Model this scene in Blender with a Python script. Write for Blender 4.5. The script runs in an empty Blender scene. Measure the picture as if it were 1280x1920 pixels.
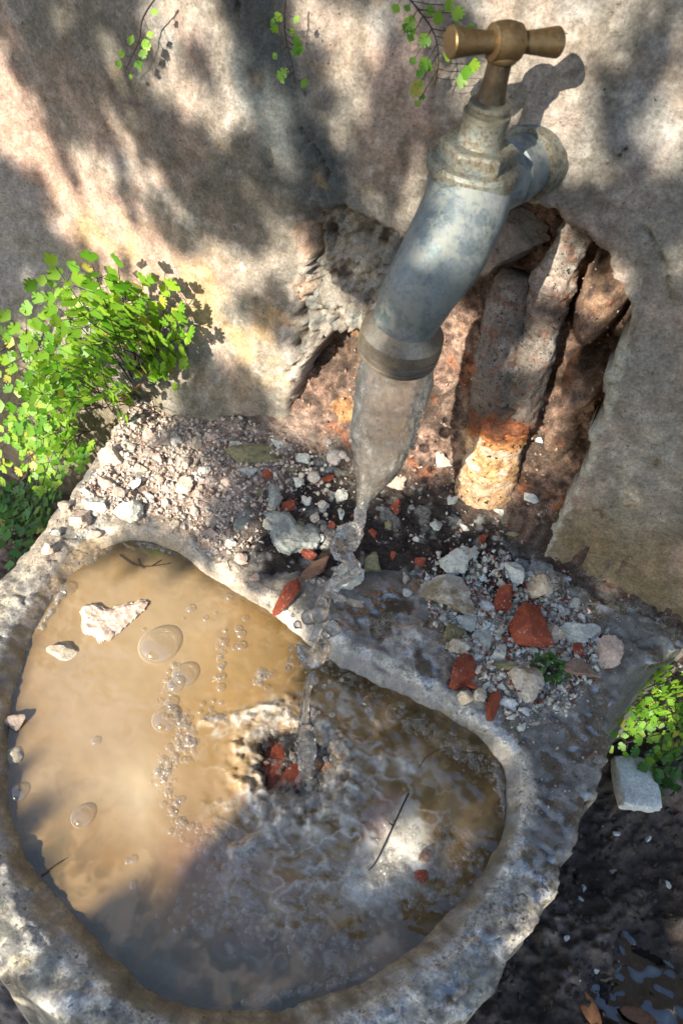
import bpy, bmesh, math, random
import numpy as np
from mathutils import Vector, Matrix
from mathutils.bvhtree import BVHTree

random.seed(7)
RNG = np.random.default_rng(11)
SC = bpy.context.scene
COL = SC.collection

# ------------------------------------------------------------------ camera
F, CX, CY = 1387., 640., 960.
def cam_axes(pitch=50., lean=-0.17, yaw=20.):
    a = math.radians(90-pitch); n = math.hypot(lean, 1)
    down = np.array([lean/n*math.sin(a), -math.sin(a)/n, -math.cos(a)])
    Z = -down
    fwd = np.array([0, 0, -1.]); fh = fwd-fwd.dot(Z)*Z; fh /= np.linalg.norm(fh)
    rt = np.cross(fh, Z); y = math.radians(yaw)
    X = math.cos(y)*rt-math.sin(y)*fh
    return np.array([X, np.cross(Z, X), Z])
CM = cam_axes()
CAM = np.array([0, 0, .55])
cd = bpy.data.cameras.new('camera'); cam = bpy.data.objects.new('camera', cd); COL.objects.link(cam)
cam.matrix_world = Matrix(np.vstack([np.column_stack([CM, CAM]), [0, 0, 0, 1]]).tolist())
cd.sensor_fit = 'VERTICAL'; cd.sensor_height = 36; cd.sensor_width = 24; cd.lens = F/1920*36
cd.clip_start = .01; cd.clip_end = 300
cd.dof.use_dof = True; cd.dof.focus_distance = .62; cd.dof.aperture_fstop = 11
SC.camera = cam

# ------------------------------------------------------------------ light
SUN_EL, SUN_DX = math.radians(30), .17
SUN = np.array([SUN_DX, math.cos(SUN_EL), -math.sin(SUN_EL)]); SUN /= np.linalg.norm(SUN)
W = bpy.data.worlds.new("World"); SC.world = W; W.use_nodes = True
nt = W.node_tree
sky = nt.nodes.new('ShaderNodeTexSky'); sky.sky_type = 'NISHITA'; sky.sun_disc = False
sky.sun_elevation = SUN_EL; sky.dust_density = 1.3; sky.ozone_density = 1.
sky.sun_rotation = math.atan2(-SUN[0], -SUN[1])
bg = nt.nodes['Background']; bg.inputs['Strength'].default_value = .15
nt.links.new(sky.outputs[0], bg.inputs[0])
sl = bpy.data.lights.new('sun', 'SUN'); sl.energy = 5.0; sl.angle = math.radians(.5); sl.color = (1, .91, .77)
so = bpy.data.objects.new('sun', sl); COL.objects.link(so)
so.rotation_euler = Vector(SUN.tolist()).to_track_quat('-Z', 'Y').to_euler()
so.location = (-.3, -3, 3)
vs = SC.view_settings
vs.view_transform = 'Standard'; vs.look = 'None'; vs.gamma = 1; vs.use_curve_mapping = False
vs.exposure = 1.25
SC.cycles.max_bounces = 8; SC.cycles.transparent_max_bounces = 16
SC.cycles.caustics_reflective = False; SC.cycles.caustics_refractive = False

# ------------------------------------------------------------------ maths helpers
def rays(p):
    p = np.asarray(p, float).reshape(-1, 2)
    d = np.column_stack([(p[:, 0]-CX)/F, -(p[:, 1]-CY)/F, -np.ones(len(p))])
    return d@CM.T
def at_z(p, z=0.):
    d = rays(p); t = (z-CAM[2])/d[:, 2]; return CAM+d*t[:, None]
def at_y(p, y):
    d = rays(p); t = (np.asarray(y)-CAM[1])/d[:, 1]; return CAM+d*t[:, None]

_P = np.random.default_rng(3).permutation(256).astype(np.int64)
_G = np.random.default_rng(4).normal(size=(256, 3)); _G /= np.linalg.norm(_G, axis=1)[:, None]
def noise(P, s=1., off=0.):
    Q = np.asarray(P, float)*s+off
    I = np.floor(Q).astype(np.int64); f = Q-I
    u = f*f*f*(f*(f*6-15)+10)
    out = 0
    for i in (0, 1):
        for j in (0, 1):
            for k in (0, 1):
                h = _P[(_P[(_P[(I[:, 0]+i) & 255]+I[:, 1]+j) & 255]+I[:, 2]+k) & 255]
                g = _G[h]
                d = (g*(f-np.array([i, j, k]))).sum(1)
                w = (u[:, 0] if i else 1-u[:, 0])*(u[:, 1] if j else 1-u[:, 1])*(u[:, 2] if k else 1-u[:, 2])
                out = out+w*d
    return out*1.6
def fbm(P, s, o=4, off=0., gain=.5):
    r = 0; a = 1.
    for i in range(o):
        r = r+a*noise(P, s*2.03**i, off+i*17.3); a *= gain
    return r
def sst(a, b, x):
    t = np.clip((x-a)/(b-a), 0, 1); return t*t*(3-2*t)
def mixc(A, B, t):
    t = np.asarray(t)[..., None]; return A*(1-t)+np.asarray(B)*t
def sd_poly(Q, V):
    """signed distance (negative inside) of 2D points Q to polygon V"""
    Q = np.asarray(Q, float); V = np.asarray(V, float)
    d2 = np.full(len(Q), 1e9); ins = np.zeros(len(Q), bool)
    for a, b in zip(V, np.roll(V, -1, 0)):
        e = b-a; w = Q-a
        t = np.clip((w@e)/(e@e+1e-12), 0, 1)
        r = w-t[:, None]*e
        d2 = np.minimum(d2, (r*r).sum(1))
        c = (a[1] > Q[:, 1]) != (b[1] > Q[:, 1])
        if abs(e[1]) > 1e-12:
            ins ^= c & (Q[:, 0] < e[0]*(Q[:, 1]-a[1])/e[1]+a[0])
    d = np.sqrt(d2); return np.where(ins, -d, d)
def smooth_poly(V, n=3, closed=True):
    V = np.asarray(V, float)
    for _ in range(n):
        N = np.roll(V, -1, 0); V = np.stack([.75*V+.25*N, .25*V+.75*N], 1).reshape(-1, V.shape[1])
    return V
def unit(v):
    v = np.asarray(v, float); return v/(np.linalg.norm(v)+1e-12)

# ------------------------------------------------------------------ object helpers
def tag(o, label=None, cat=None, group=None, kind=None):
    if label: o['label'] = label
    if cat: o['category'] = cat
    if group: o['group'] = group
    if kind: o['kind'] = kind
    return o
def thing(name, label, cat, loc, group=None):
    o = bpy.data.objects.new(name, None); COL.objects.link(o)
    o.location = [float(v) for v in loc]; o.empty_display_size = .02
    return tag(o, label, cat, group)
def base_of(o):
    b = Vector((0, 0, 0))
    while o is not None:
        b = b+o.location; o = o.parent
    return np.array(b)
def mk(name, V, Fc, mat, parent=None, smooth=True, origin=None, sharp=None):
    V = np.asarray(V, float)
    org = np.zeros(3)
    if parent is not None: org = base_of(parent)
    loc = np.zeros(3)
    if origin is not None and parent is None: loc = np.asarray(origin, float); org = loc
    me = bpy.data.meshes.new(name)
    if isinstance(Fc, np.ndarray):
        k = Fc.shape[1]; n = len(Fc)
        me.vertices.add(len(V)); me.vertices.foreach_set('co', (V-org).astype(np.float32).ravel())
        me.loops.add(n*k); me.loops.foreach_set('vertex_index', Fc.astype(np.int32).ravel())
        me.polygons.add(n); me.polygons.foreach_set('loop_start', np.arange(0, n*k, k, dtype=np.int32))
        me.update(calc_edges=True)
    else:
        me.from_pydata((V-org).tolist(), [], Fc)
    me.validate()
    if smooth: me.polygons.foreach_set('use_smooth', np.ones(len(me.polygons), bool))
    if sharp: me.set_sharp_from_angle(angle=math.radians(sharp))
    me.materials.append(mat)
    o = bpy.data.objects.new(name, me); COL.objects.link(o)
    o.location = loc
    if parent is not None: o.parent = parent
    return o
def set_col(o, C, wet=None):
    me = o.data; n = len(me.vertices)
    A = np.ones((n, 4), np.float32); A[:, :3] = np.clip(C, .004, .95)
    A[:, 3] = .9 if wet is None else wet
    at = me.color_attributes.new('Col', 'FLOAT_COLOR', 'POINT')
    at.data.foreach_set('color', A.ravel())
def grid_faces(ny, nx, keep=None):
    I = np.arange(ny*nx).reshape(ny, nx)
    q = np.stack([I[:-1, :-1], I[:-1, 1:], I[1:, 1:], I[1:, :-1]], -1).reshape(-1, 4)
    if keep is not None: q = q[keep[q].all(1)]
    return q
def compact(V, Fc, *attrs):
    u, inv = np.unique(Fc, return_inverse=True)
    return (V[u], inv.reshape(Fc.shape))+tuple(a[u] for a in attrs)
def lathe(prof, axis_o, axis_d, seg=40, ref=None):
    """profile list of (along, radius); open ends are closed with fans"""
    d = unit(axis_d); r = np.array([0, 0, 1.]) if ref is None else np.asarray(ref, float)
    if abs(d@unit(r)) > .95: r = np.array([0, 1., 0])
    a = unit(np.cross(d, r)); b = np.cross(d, a)
    V = []; Fc = []
    for (h, R) in prof:
        for k in range(seg):
            t = 2*math.pi*k/seg
            V.append(np.asarray(axis_o)+d*h+(a*math.cos(t)+b*math.sin(t))*R)
    for i in range(len(prof)-1):
        for k in range(seg):
            k2 = (k+1) % seg
            Fc.append((i*seg+k, i*seg+k2, (i+1)*seg+k2, (i+1)*seg+k))
    Fc.append(tuple(range(seg))[::-1]); n = (len(prof)-1)*seg; Fc.append(tuple(range(n, n+seg)))
    return np.array(V), Fc
def sweep(path, rad, seg=32, squash=None, caps=True):
    path = np.asarray(path, float); n = len(path)
    T = np.gradient(path, axis=0); T /= np.linalg.norm(T, axis=1)[:, None]
    up = np.array([1., 0, 0]) if abs(T[0, 0]) < .8 else np.array([0, 0, 1.])
    V = []; Fc = []
    a = unit(up-T[0]*(up@T[0]))
    for i in range(n):
        a = unit(a-T[i]*(a@T[i])); b = np.cross(T[i], a)
        sa, sb = (1, 1) if squash is None else squash
        for k in range(seg):
            t = 2*math.pi*k/seg
            V.append(path[i]+rad[i]*(a*math.cos(t)*sa+b*math.sin(t)*sb))
    for i in range(n-1):
        for k in range(seg):
            k2 = (k+1) % seg
            Fc.append((i*seg+k, i*seg+k2, (i+1)*seg+k2, (i+1)*seg+k))
    if caps:
        Fc.append(tuple(range(seg))[::-1]); Fc.append(tuple(range((n-1)*seg, n*seg)))
    return np.array(V), Fc
def resample(P, n):
    """Catmull-Rom through the points"""
    P = np.asarray(P, float); m = len(P)
    E_ = np.vstack([2*P[0]-P[1], P, 2*P[-1]-P[-2]]); out = []
    for t in np.linspace(0, m-1-1e-6, n):
        i = int(t); f = t-i; p0, p1, p2, p3 = E_[i], E_[i+1], E_[i+2], E_[i+3]
        out.append(.5*((2*p1)+(p2-p0)*f+(2*p0-5*p1+4*p2-p3)*f*f+(3*p1-p0-3*p2+p3)*f**3))
    return np.array(out)

# ------------------------------------------------------------------ materials
class N:
    def __init__(s, name):
        s.m = bpy.data.materials.new(name); s.m.use_nodes = True
        s.t = s.m.node_tree; s.b = s.t.nodes['Principled BSDF']; s.out = s.t.nodes['Material Output']
        s.co = s.t.nodes.new('ShaderNodeTexCoord').outputs['Object']
    def n(s, ty, **kw):
        k = s.t.nodes.new(ty)
        for a, v in kw.items():
            if a in k.inputs: 
                s.set(k.inputs[a], v)
            else: setattr(k, a, v)
        return k
    def set(s, inp, v):
        if hasattr(v, 'is_output') or isinstance(v, bpy.types.NodeSocket): s.t.links.new(v, inp)
        else: inp.default_value = v
    def noise(s, scale, detail=4, rough=.6, vec=None, dist=0):
        k = s.n('ShaderNodeTexNoise'); s.set(k.inputs['Vector'], vec or s.co)
        k.inputs['Scale'].default_value = scale; k.inputs['Detail'].default_value = detail
        k.inputs['Roughness'].default_value = rough; k.inputs['Distortion'].default_value = dist
        return k.outputs['Fac']
    def ramp(s, fac, stops, interp='LINEAR'):
        k = s.n('ShaderNodeValToRGB'); s.set(k.inputs[0], fac)
        e = k.color_ramp.elements; k.color_ramp.interpolation = interp
        while len(e) > 1: e.remove(e[-1])
        for i, (p, c) in enumerate(stops):
            if not isinstance(c, (tuple, list)): c = (c, c, c)
            el = e[0] if i == 0 else e.new(p)
            el.position = p; el.color = (*c[:3], 1)
        return k.outputs['Color']
    def mix(s, fac, a, b, mode='MIX'):
        k = s.n('ShaderNodeMix', data_type='RGBA', blend_type=mode)
        s.set(k.inputs[0], fac)
        for i, v in ((6, a), (7, b)):
            if isinstance(v, (tuple, list)): v = (*v[:3], 1)
            s.set(k.inputs[i], v)
        return k.outputs[2]
    def math(s, op, a, b=0.):
        k = s.n('ShaderNodeMath', operation=op); s.set(k.inputs[0], a); s.set(k.inputs[1], b); return k.outputs[0]
    def bump(s, h, dist, strength=1., normal=None):
        k = s.n('ShaderNodeBump'); s.set(k.inputs['Height'], h)
        k.inputs['Distance'].default_value = dist; k.inputs['Strength'].default_value = strength
        if normal: s.set(k.inputs['Normal'], normal)
        return k.outputs['Normal']
    def attr(s):
        k = s.n('ShaderNodeAttribute', attribute_name='Col'); return k.outputs['Color'], k.outputs['Alpha']
    def fin(s, col=None, rough=None, normal=None, metal=None, spec=None):
        b = s.b.inputs
        if col is not None: s.set(b['Base Color'], (*col, 1) if isinstance(col, tuple) else col)
        if rough is not None: s.set(b['Roughness'], rough)
        if normal is not None: s.set(b['Normal'], normal)
        if metal is not None: s.set(b['Metallic'], metal)
        if spec is not None: s.set(b['Specular IOR Level'], spec)
        return s.m

def mat_vcol(name, grain, amp=(.6, 1.35), bump=.0006, bscale=None, speck=None, spec=.3, ior=1.45):
    s = N(name); c, a = s.attr()
    g = s.noise(grain, 5, .7)
    c2 = s.mix(1., c, s.ramp(g, [(.32, amp[0]), (.68, amp[1])]), 'MULTIPLY')
    c2 = s.mix(1., c2, s.ramp(s.noise(grain*.22, 6, .75), [(.32, amp[0]), (.68, amp[1])]), 'MULTIPLY')
    g2 = s.noise(grain*4.3, 3, .7)
    c2 = s.mix(1., c2, s.ramp(g2, [(.3, .8), (.7, 1.15)]), 'MULTIPLY')
    if speck:
        v2 = s.noise(speck[0]*2.7, 2, .5); c2 = s.mix(s.ramp(v2, [(speck[1]-.04, 0.), (speck[1]+.01, .75)]), c2, speck[2])
        v = s.noise(speck[0], 2, .5); c2 = s.mix(s.ramp(v, [(speck[1], 0.), (speck[1]+.05, 1.)]), c2, speck[2])
    h = s.math('ADD', s.noise(bscale or grain, 6, .75), s.math('MULTIPLY', g2, .5))
    nb = s.bump(h, bump, 1.); s.set(nb.node.inputs['Strength'], s.math('MULTIPLY', a, 1.2)); s.fin(c2, a, nb, spec=spec); s.b.inputs['IOR'].default_value = ior; return s.m

M = {}
M['plaster'] = mat_vcol('weathered_plaster', 430, (.66, 1.32), .0018, speck=(330, .7, (.1, .085, .065)))
M['soil'] = mat_vcol('gritty_soil', 500, (.5, 1.5), .0022)
M['trough'] = mat_vcol('wet_stone', 420, (.42, 1.55), .0018, speck=(190, .64, (.035, .03, .022)), spec=1., ior=1.9)
M['mud'] = mat_vcol('dark_mud', 260, (.5, 1.6), .003, spec=.6, ior=1.6)

def mat_rock(name, cols, scale=130, dark=(.05, .04, .03), rough=.85, bump=.0014, pit=.66, white=None):
    s = N(name)
    oi = s.n('ShaderNodeObjectInfo').outputs['Random']
    v = s.n('ShaderNodeVectorMath', operation='ADD'); s.set(v.inputs[0], s.co)
    cmb = s.n('ShaderNodeCombineXYZ'); s.set(cmb.inputs[0], s.math('MULTIPLY', oi, 7.)); s.set(v.inputs[1], cmb.outputs[0])
    vec = v.outputs[0]
    k = len(cols)
    f = s.noise(scale*.45, 4, .6, vec)
    c = s.ramp(f, [(.3+.4*i/max(1, k-1), col) for i, col in enumerate(cols)])
    c = s.mix(1., c, s.ramp(oi, [(0, .8), (1, 1.15)]), 'MULTIPLY')
    c = s.mix(1., c, s.ramp(s.noise(scale*3.1, 5, .75, vec), [(.3, .6), (.7, 1.3)]), 'MULTIPLY')
    c = s.mix(s.ramp(s.noise(scale*.8, 5, .7, vec), [(.52, 0.), (.66, .42)]), c, tuple(.35*x+.65*y for x, y in zip((.2, .15, .11), cols[-1])))
    p = s.noise(scale*1.7, 4, .7, vec)
    c = s.mix(s.ramp(p, [(pit, 0.), (pit+.07, .85)]), c, dark)
    if white:
        w = s.noise(scale*2.4, 2, .5, vec); c = s.mix(s.ramp(w, [(.66, 0.), (.7, .9)]), c, white)
    h = s.math('SUBTRACT', s.math('ADD', s.noise(scale*2.2, 6, .78, vec), s.math('MULTIPLY', s.noise(scale*7, 3, .7, vec), .35)), s.math('MULTIPLY', s.ramp(p, [(pit-.05, 0.), (pit+.08, 1.)]), .8))
    return s.fin(c, rough, s.bump(h, bump, 1.), spec=.3)
M['pale'] = mat_rock('pale_mortar', [(.6, .58, .48), (.7, .69, .6), (.5, .5, .42)])
M['mint'] = mat_rock('grey_green_mortar', [(.55, .58, .5), (.68, .7, .62), (.46, .49, .42)])
M['crust'] = mat_rock('crusted_stone', [(.6, .57, .46), (.36, .28, .16), (.66, .62, .52), (.6, .57, .46)], 90)
M['greyflake'] = mat_rock('shaded_lime_flake', [(.3, .31, .27), (.38, .4, .36), (.24, .24, .2)], 110)  # darker version of the mortar, with partial shade put into the colour
M['tan'] = mat_rock('tan_stone', [(.5, .42, .3), (.6, .53, .42), (.34, .27, .18)])
M['olive'] = mat_rock('mossy_stone', [(.2, .18, .09), (.3, .27, .15), (.13, .12, .06)])
M['brick'] = mat_rock('red_brick', [(.27, .05, .022), (.36, .085, .04), (.18, .035, .02)], 170, (.1, .02, .012), .6, .001, .68, white=(.5, .42, .36))
M['brickwet'] = mat_rock('wet_red_brick', [(.15, .03, .015), (.21, .05, .025), (.08, .02, .012)], 170, (.05, .012, .01), .18, .001, .66)
M['brickdark'] = mat_rock('brown_shard', [(.16, .08, .045), (.24, .13, .08), (.1, .05, .03)], 170, (.03, .02, .012), .6)
M['white'] = mat_rock('white_plaster_block', [(.6, .66, .66), (.68, .72, .7), (.55, .6, .6)], 120, (.12, .12, .11), .8, .001, .7)
M['sandy'] = mat_rock('sandy_plaster', [(.6, .44, .34), (.7, .55, .44), (.5, .36, .27)], 260, (.3, .2, .15), .85, .001, .66)
M['earth'] = mat_rock('brown_earth_lump', [(.3, .195, .14), (.38, .255, .185), (.2, .13, .09)], 120, (.03, .02, .015), .9, .002)

def mat_metal(name, c1, c2, dirt, rough=(.28, .5), metal=1., scale=60, dirt_at=.58, bump=.0002):
    s = N(name)
    a = s.noise(scale, 5, .65); b = s.noise(scale*2.3, 5, .7)
    c = s.mix(s.ramp(a, [(.35, 0.), (.65, 1.)]), c1, c2)
    c = s.mix(1., c, s.ramp(s.noise(scale*7, 5, .75), [(.3, .68), (.7, 1.25)]), 'MULTIPLY')
    b = s.math('ADD', s.math('MULTIPLY', b, .7), s.math('MULTIPLY', s.noise(scale*8, 4, .75), .3))
    dm = s.ramp(b, [(dirt_at-.02, 0.), (dirt_at+.07, 1.)])
    c = s.mix(dm, c, dirt)
    r = s.ramp(a, [(.3, rough[0]), (.7, rough[1])])
    s.fin(c, r, s.bump(s.noise(scale*9, 4, .7), bump, .6))
    s.set(s.b.inputs['Metallic'], s.math('MULTIPLY', s.math('SUBTRACT', 1., s.math('MULTIPLY', dm, .8)), metal))
    return s.m
M['chrome'] = mat_metal('worn_chrome', (.1, .135, .14), (.24, .26, .262), (.2, .215, .19), (.45, .75), .5, 42, .5, .0004)
M['brass'] = mat_metal('aged_brass', (.2, .13, .055), (.125, .085, .042), (.05, .037, .02), (.36, .55), .85, 90, .53)
M['bronze'] = mat_metal('stained_bronze', (.06, .045, .03), (.12, .09, .055), (.07, .06, .045), (.35, .6), .8, 140, .55)
M['gland'] = mat_metal('grimy_gland', (.13, .12, .09), (.2, .19, .14), (.06, .05, .035), (.45, .7), .5, 150, .55)
M['verdigris'] = mat_metal('limed_nut', (.2, .18, .13), (.19, .225, .21), (.08, .062, .036), (.45, .75), .45, 120, .5)
M['collar'] = mat_metal('tarnished_collar', (.17, .145, .11), (.25, .22, .175), (.08, .07, .05), (.32, .55), .65, 100, .58)
M['pipeskin'] = mat_vcol('corroded_pipe_skin', 300, (.6, 1.4), .0016, speck=(240, .64, (.04, .025, .02)))
M['pipe'] = mat_rock('corroded_pipe', [(.17, .15, .13), (.3, .27, .24), (.2, .12, .08)], 70, (.06, .035, .025), .65, .0012, .62)
M['pipelight'] = mat_rock('limed_pipe', [(.45, .43, .4), (.36, .32, .28), (.24, .18, .14)], 90, (.1, .06, .04), .6, .001, .64)
M['rust'] = mat_rock('flaking_rust', [(.3, .09, .025), (.2, .06, .02), (.42, .2, .06)], 160, (.07, .025, .012), .85, .002, .6)
M['cream'] = mat_rock('ochre_scale', [(.62, .36, .12), (.62, .5, .3), (.5, .26, .08)], 75, (.3, .13, .04), .8, .0012, .66)

def mat_leaf(name, c1, c2, trans=.35):
    s = N(name)
    oi = s.n('ShaderNodeObjectInfo').outputs['Random']
    c = s.mix(s.ramp(oi, [(.1, 0.), (.9, 1.)]), c1, c2); c = s.mix(s.ramp(oi, [(.955, 0.), (.96, .7)]), c, (.4, .33, .08))
    c = s.mix(1., c, s.ramp(s.noise(250, 3), [(.3, .8), (.7, 1.15)]), 'MULTIPLY')
    s.fin(c, .45, spec=.4)
    t = s.n('ShaderNodeBsdfTranslucent'); s.set(t.inputs[0], s.mix(1., c, (1.3, 1.35, .5), 'MULTIPLY'))
    mx = s.n('ShaderNodeMixShader'); mx.inputs[0].default_value = trans
    s.t.links.new(s.b.outputs[0], mx.inputs[1]); s.t.links.new(t.outputs[0], mx.inputs[2])
    s.t.links.new(mx.outputs[0], s.out.inputs[0]); return s.m
M['fern'] = mat_leaf('maidenhair_leaf', (.1, .27, .018), (.25, .42, .04))
M['fernd'] = mat_leaf('leaf_shaded_tone', (.03, .1, .012), (.07, .2, .03), .25)  # darker copy of the green leaf, shade put into its colour
M['canopy'] = mat_leaf('canopy_leaf', (.04, .09, .02), (.07, .12, .03), .08)
def flat(name, col, rough=.7):
    s = N(name); c = s.mix(1., (*col, 1), s.ramp(s.noise(300, 4), [(.3, .7), (.7, 1.25)]), 'MULTIPLY')
    return s.fin(c, rough)
M['stem'] = flat('black_wiry_stem', (.02, .012, .01), .4)
M['twig'] = flat('brown_twig', (.06, .035, .022), .6)
M['bark'] = flat('brown_bark', (.1, .07, .045), .9)
M['deadleaf'] = flat('dead_leaf', (.26, .13, .07), .7)

def mat_clear(name, tint=(.9, .92, .92), body=.25, rough=.02, bump=0., bs=200, cloud=None, stretch=1.):
    """thin clear water: part transparent, part refracting, with a Fresnel gloss"""
    s = N(name)
    s.t.nodes.remove(s.b)
    vm = s.n('ShaderNodeVectorMath', operation='MULTIPLY'); s.set(vm.inputs[0], s.co); vm.inputs[1].default_value = (1, 1, stretch); s.co = vm.outputs[0]
    tr = s.n('ShaderNodeBsdfTransparent'); tr.inputs[0].default_value = (*tint, 1)
    rf = s.n('ShaderNodeBsdfRefraction'); rf.inputs['IOR'].default_value = 1.33; rf.inputs['Roughness'].default_value = rough
    rf.inputs[0].default_value = (*tint, 1)
    gl = s.n('ShaderNodeBsdfGlossy'); gl.inputs['Roughness'].default_value = rough
    fr = s.n('ShaderNodeFresnel'); fr.inputs[0].default_value = 1.4
    if bump:
        nm = s.bump(s.noise(bs, 3, .5), bump, 1.)
        for k in (rf, gl, fr): s.t.links.new(nm, k.inputs['Normal'])
    m1 = s.n('ShaderNodeMixShader'); m1.inputs[0].default_value = body
    s.t.links.new(tr.outputs[0], m1.inputs[1]); s.t.links.new(rf.outputs[0], m1.inputs[2])
    last = m1
    if cloud:
        df = s.n('ShaderNodeBsdfDiffuse'); df.inputs[0].default_value = (*cloud[0], 1)
        tl = s.n('ShaderNodeBsdfTranslucent'); tl.inputs[0].default_value = (*cloud[0], 1)
        ad = s.n('ShaderNodeMixShader'); ad.inputs[0].default_value = .5
        s.t.links.new(df.outputs[0], ad.inputs[1]); s.t.links.new(tl.outputs[0], ad.inputs[2])
        mc = s.n('ShaderNodeMixShader'); mc.inputs[0].default_value = cloud[1]
        if len(cloud) > 2: s.set(mc.inputs[0], s.ramp(s.noise(cloud[2], 4, .65), [(.4, cloud[1]), (.58, cloud[1]+.08), (.7, .5)]))
        s.t.links.new(m1.outputs[0], mc.inputs[1]); s.t.links.new(ad.outputs[0], mc.inputs[2]); last = mc
    m2 = s.n('ShaderNodeMixShader'); s.t.links.new(fr.outputs[0], m2.inputs[0])
    s.t.links.new(last.outputs[0], m2.inputs[1]); s.t.links.new(gl.outputs[0], m2.inputs[2])
    s.t.links.new(m2.outputs[0], s.out.inputs[0]); return s.m
M['stream'] = mat_clear('falling_water', (.76, .8, .79), .5, .02, .0018, 120, cloud=((.75, .74, .71), .1, 170), stretch=.4)
M['drop'] = mat_clear('water_drop', (.97, .98, .98), .6, .0, cloud=((.9, .9, .88), .06, 200))
def mat_bubble(nm='bubble_film', rim=.6, gloss=.12):
    s = N(nm); s.t.nodes.remove(s.b)
    tr = s.n('ShaderNodeBsdfTransparent'); df = s.n('ShaderNodeBsdfDiffuse'); df.inputs[0].default_value = (.8, .74, .62, 1)
    gl = s.n('ShaderNodeBsdfGlossy'); gl.inputs['Roughness'].default_value = .09
    lw = s.n('ShaderNodeLayerWeight'); lw.inputs['Blend'].default_value = .5
    f = s.math('POWER', lw.outputs['Facing'], 3.)
    m1 = s.n('ShaderNodeMixShader'); s.set(m1.inputs[0], s.math('ADD', .02, s.math('MULTIPLY', f, rim))); s.t.links.new(tr.outputs[0], m1.inputs[1]); s.t.links.new(df.outputs[0], m1.inputs[2])  # pale diffuse edge imitates the bright outline of the film
    m2 = s.n('ShaderNodeMixShader'); s.set(m2.inputs[0], s.math('ADD', gloss, s.math('MULTIPLY', f, .1))); s.t.links.new(m1.outputs[0], m2.inputs[1]); s.t.links.new(gl.outputs[0], m2.inputs[2])
    s.t.links.new(m2.outputs[0], s.out.inputs[0]); return s.m
M['strand'] = M['drop']; M['drop'] = mat_clear('bright_drop', (.98, .98, .98), .5, .04, cloud=((.95, .95, .93), .14))  # white diffuse share in the drops imitates their sparkle
M['bubble'] = mat_bubble(); M['foam'] = mat_bubble('foam_film', .8, .05)

# murky water: opaque silt colour with a mirror-like skin, clear where alpha says so
def mat_water():
    s = N('murky_water'); c, a = s.attr()
    b1 = s.noise(120, 3, .5, dist=.4)
    nm = s.bump(b1, .00022, .7)
    s.fin(c, .02, nm, spec=.8); s.b.inputs['IOR'].default_value = 1.62
    tr = s.n('ShaderNodeBsdfTransparent'); tr.inputs[0].default_value = (.9, .82, .7, 1)
    gl = s.n('ShaderNodeBsdfGlossy'); gl.inputs['Roughness'].default_value = .03; s.t.links.new(nm, gl.inputs['Normal'])
    fr = s.n('ShaderNodeFresnel'); fr.inputs[0].default_value = 1.6; s.t.links.new(nm, fr.inputs['Normal'])
    m1 = s.n('ShaderNodeMixShader'); s.t.links.new(fr.outputs[0], m1.inputs[0])
    s.t.links.new(tr.outputs[0], m1.inputs[1]); s.t.links.new(gl.outputs[0], m1.inputs[2])
    m2 = s.n('ShaderNodeMixShader'); s.t.links.new(a, m2.inputs[0])
    s.t.links.new(m1.outputs[0], m2.inputs[1]); s.t.links.new(s.b.outputs[0], m2.inputs[2])
    s.t.links.new(m2.outputs[0], s.out.inputs[0]); return s.m
M['water'] = mat_water()
def mat_puddle():
    s = N('puddle_water'); s.fin((.012, .01, .009), .02, s.bump(s.noise(60, 2), .0006, .5), spec=.8); s.b.inputs['IOR'].default_value = 1.7; return s.m
M['puddle'] = mat_puddle()

# ------------------------------------------------------------------ outlines, read off the photograph and laid on the real surfaces
WALL_Y = .482
def wpoly(px, sm=0, y=WALL_Y):
    P = at_y(px, y)[:, [0, 2]]; return smooth_poly(P, sm) if sm else P
def gpoly(px, z=0., sm=0):
    P = at_z(px, z)[:, :2]; return smooth_poly(P, sm) if sm else P
WATER_Z = -.016
HOLE = wpoly([(600,640),(640,634),(700,640),(712,560),(726,500),(740,462),(752,440),(800,425),(860,398),(930,383),(985,383),(1018,398),(1046,418),(1100,430),
    (1112,465),(1138,498),(1162,538),(1179,590),(1172,630),(1156,662),(1150,690),(1132,722),(1130,760),(1117,800),(1102,840),(1098,875),
    (1076,905),(1060,938),(1048,965),(1034,992),(1018,1032),(1000,1120),(700,1180),(520,880),(548,745),(562,700)])
ROCKZONE = wpoly([(585,395),(640,392),(690,410),(716,432),(748,452),(735,500),(700,640),(600,640),(560,690),(540,640),(545,590),(575,540),(580,480),(570,430)])
INNER = gpoly([(180,988),(240,980),(300,990),(345,1012),(400,1052),(450,1088),(505,1122),(560,1160),(620,1195),(680,1222),(745,1250),(800,1285),(860,1330),
    (920,1368),(962,1405),(984,1440),(986,1490),(972,1560),(935,1650),(875,1745),(800,1815),(700,1880),(620,1925),(450,1960),(330,1935),(240,1885),
    (160,1815),(80,1745),(25,1680),(-12,1590),(-28,1450),(-22,1310),(0,1205),(22,1165),(55,1110),(100,1055),(145,1010)], 0, 2)
WATERL = gpoly([(175,1045),(215,1018),(270,1012),(320,1028),(370,1062),(430,1105),(490,1140),(550,1185),(610,1235),(690,1275),(780,1312),(850,1350),
    (910,1395),(945,1440),(955,1500),(935,1580),(890,1660),(820,1735),(730,1810),(620,1868),(500,1895),(400,1896),(325,1880),(270,1848),(200,1780),
    (120,1695),(50,1610),(20,1530),(14,1420),(22,1310),(48,1225),(78,1158),(120,1095)], WATER_Z, 2)
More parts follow.
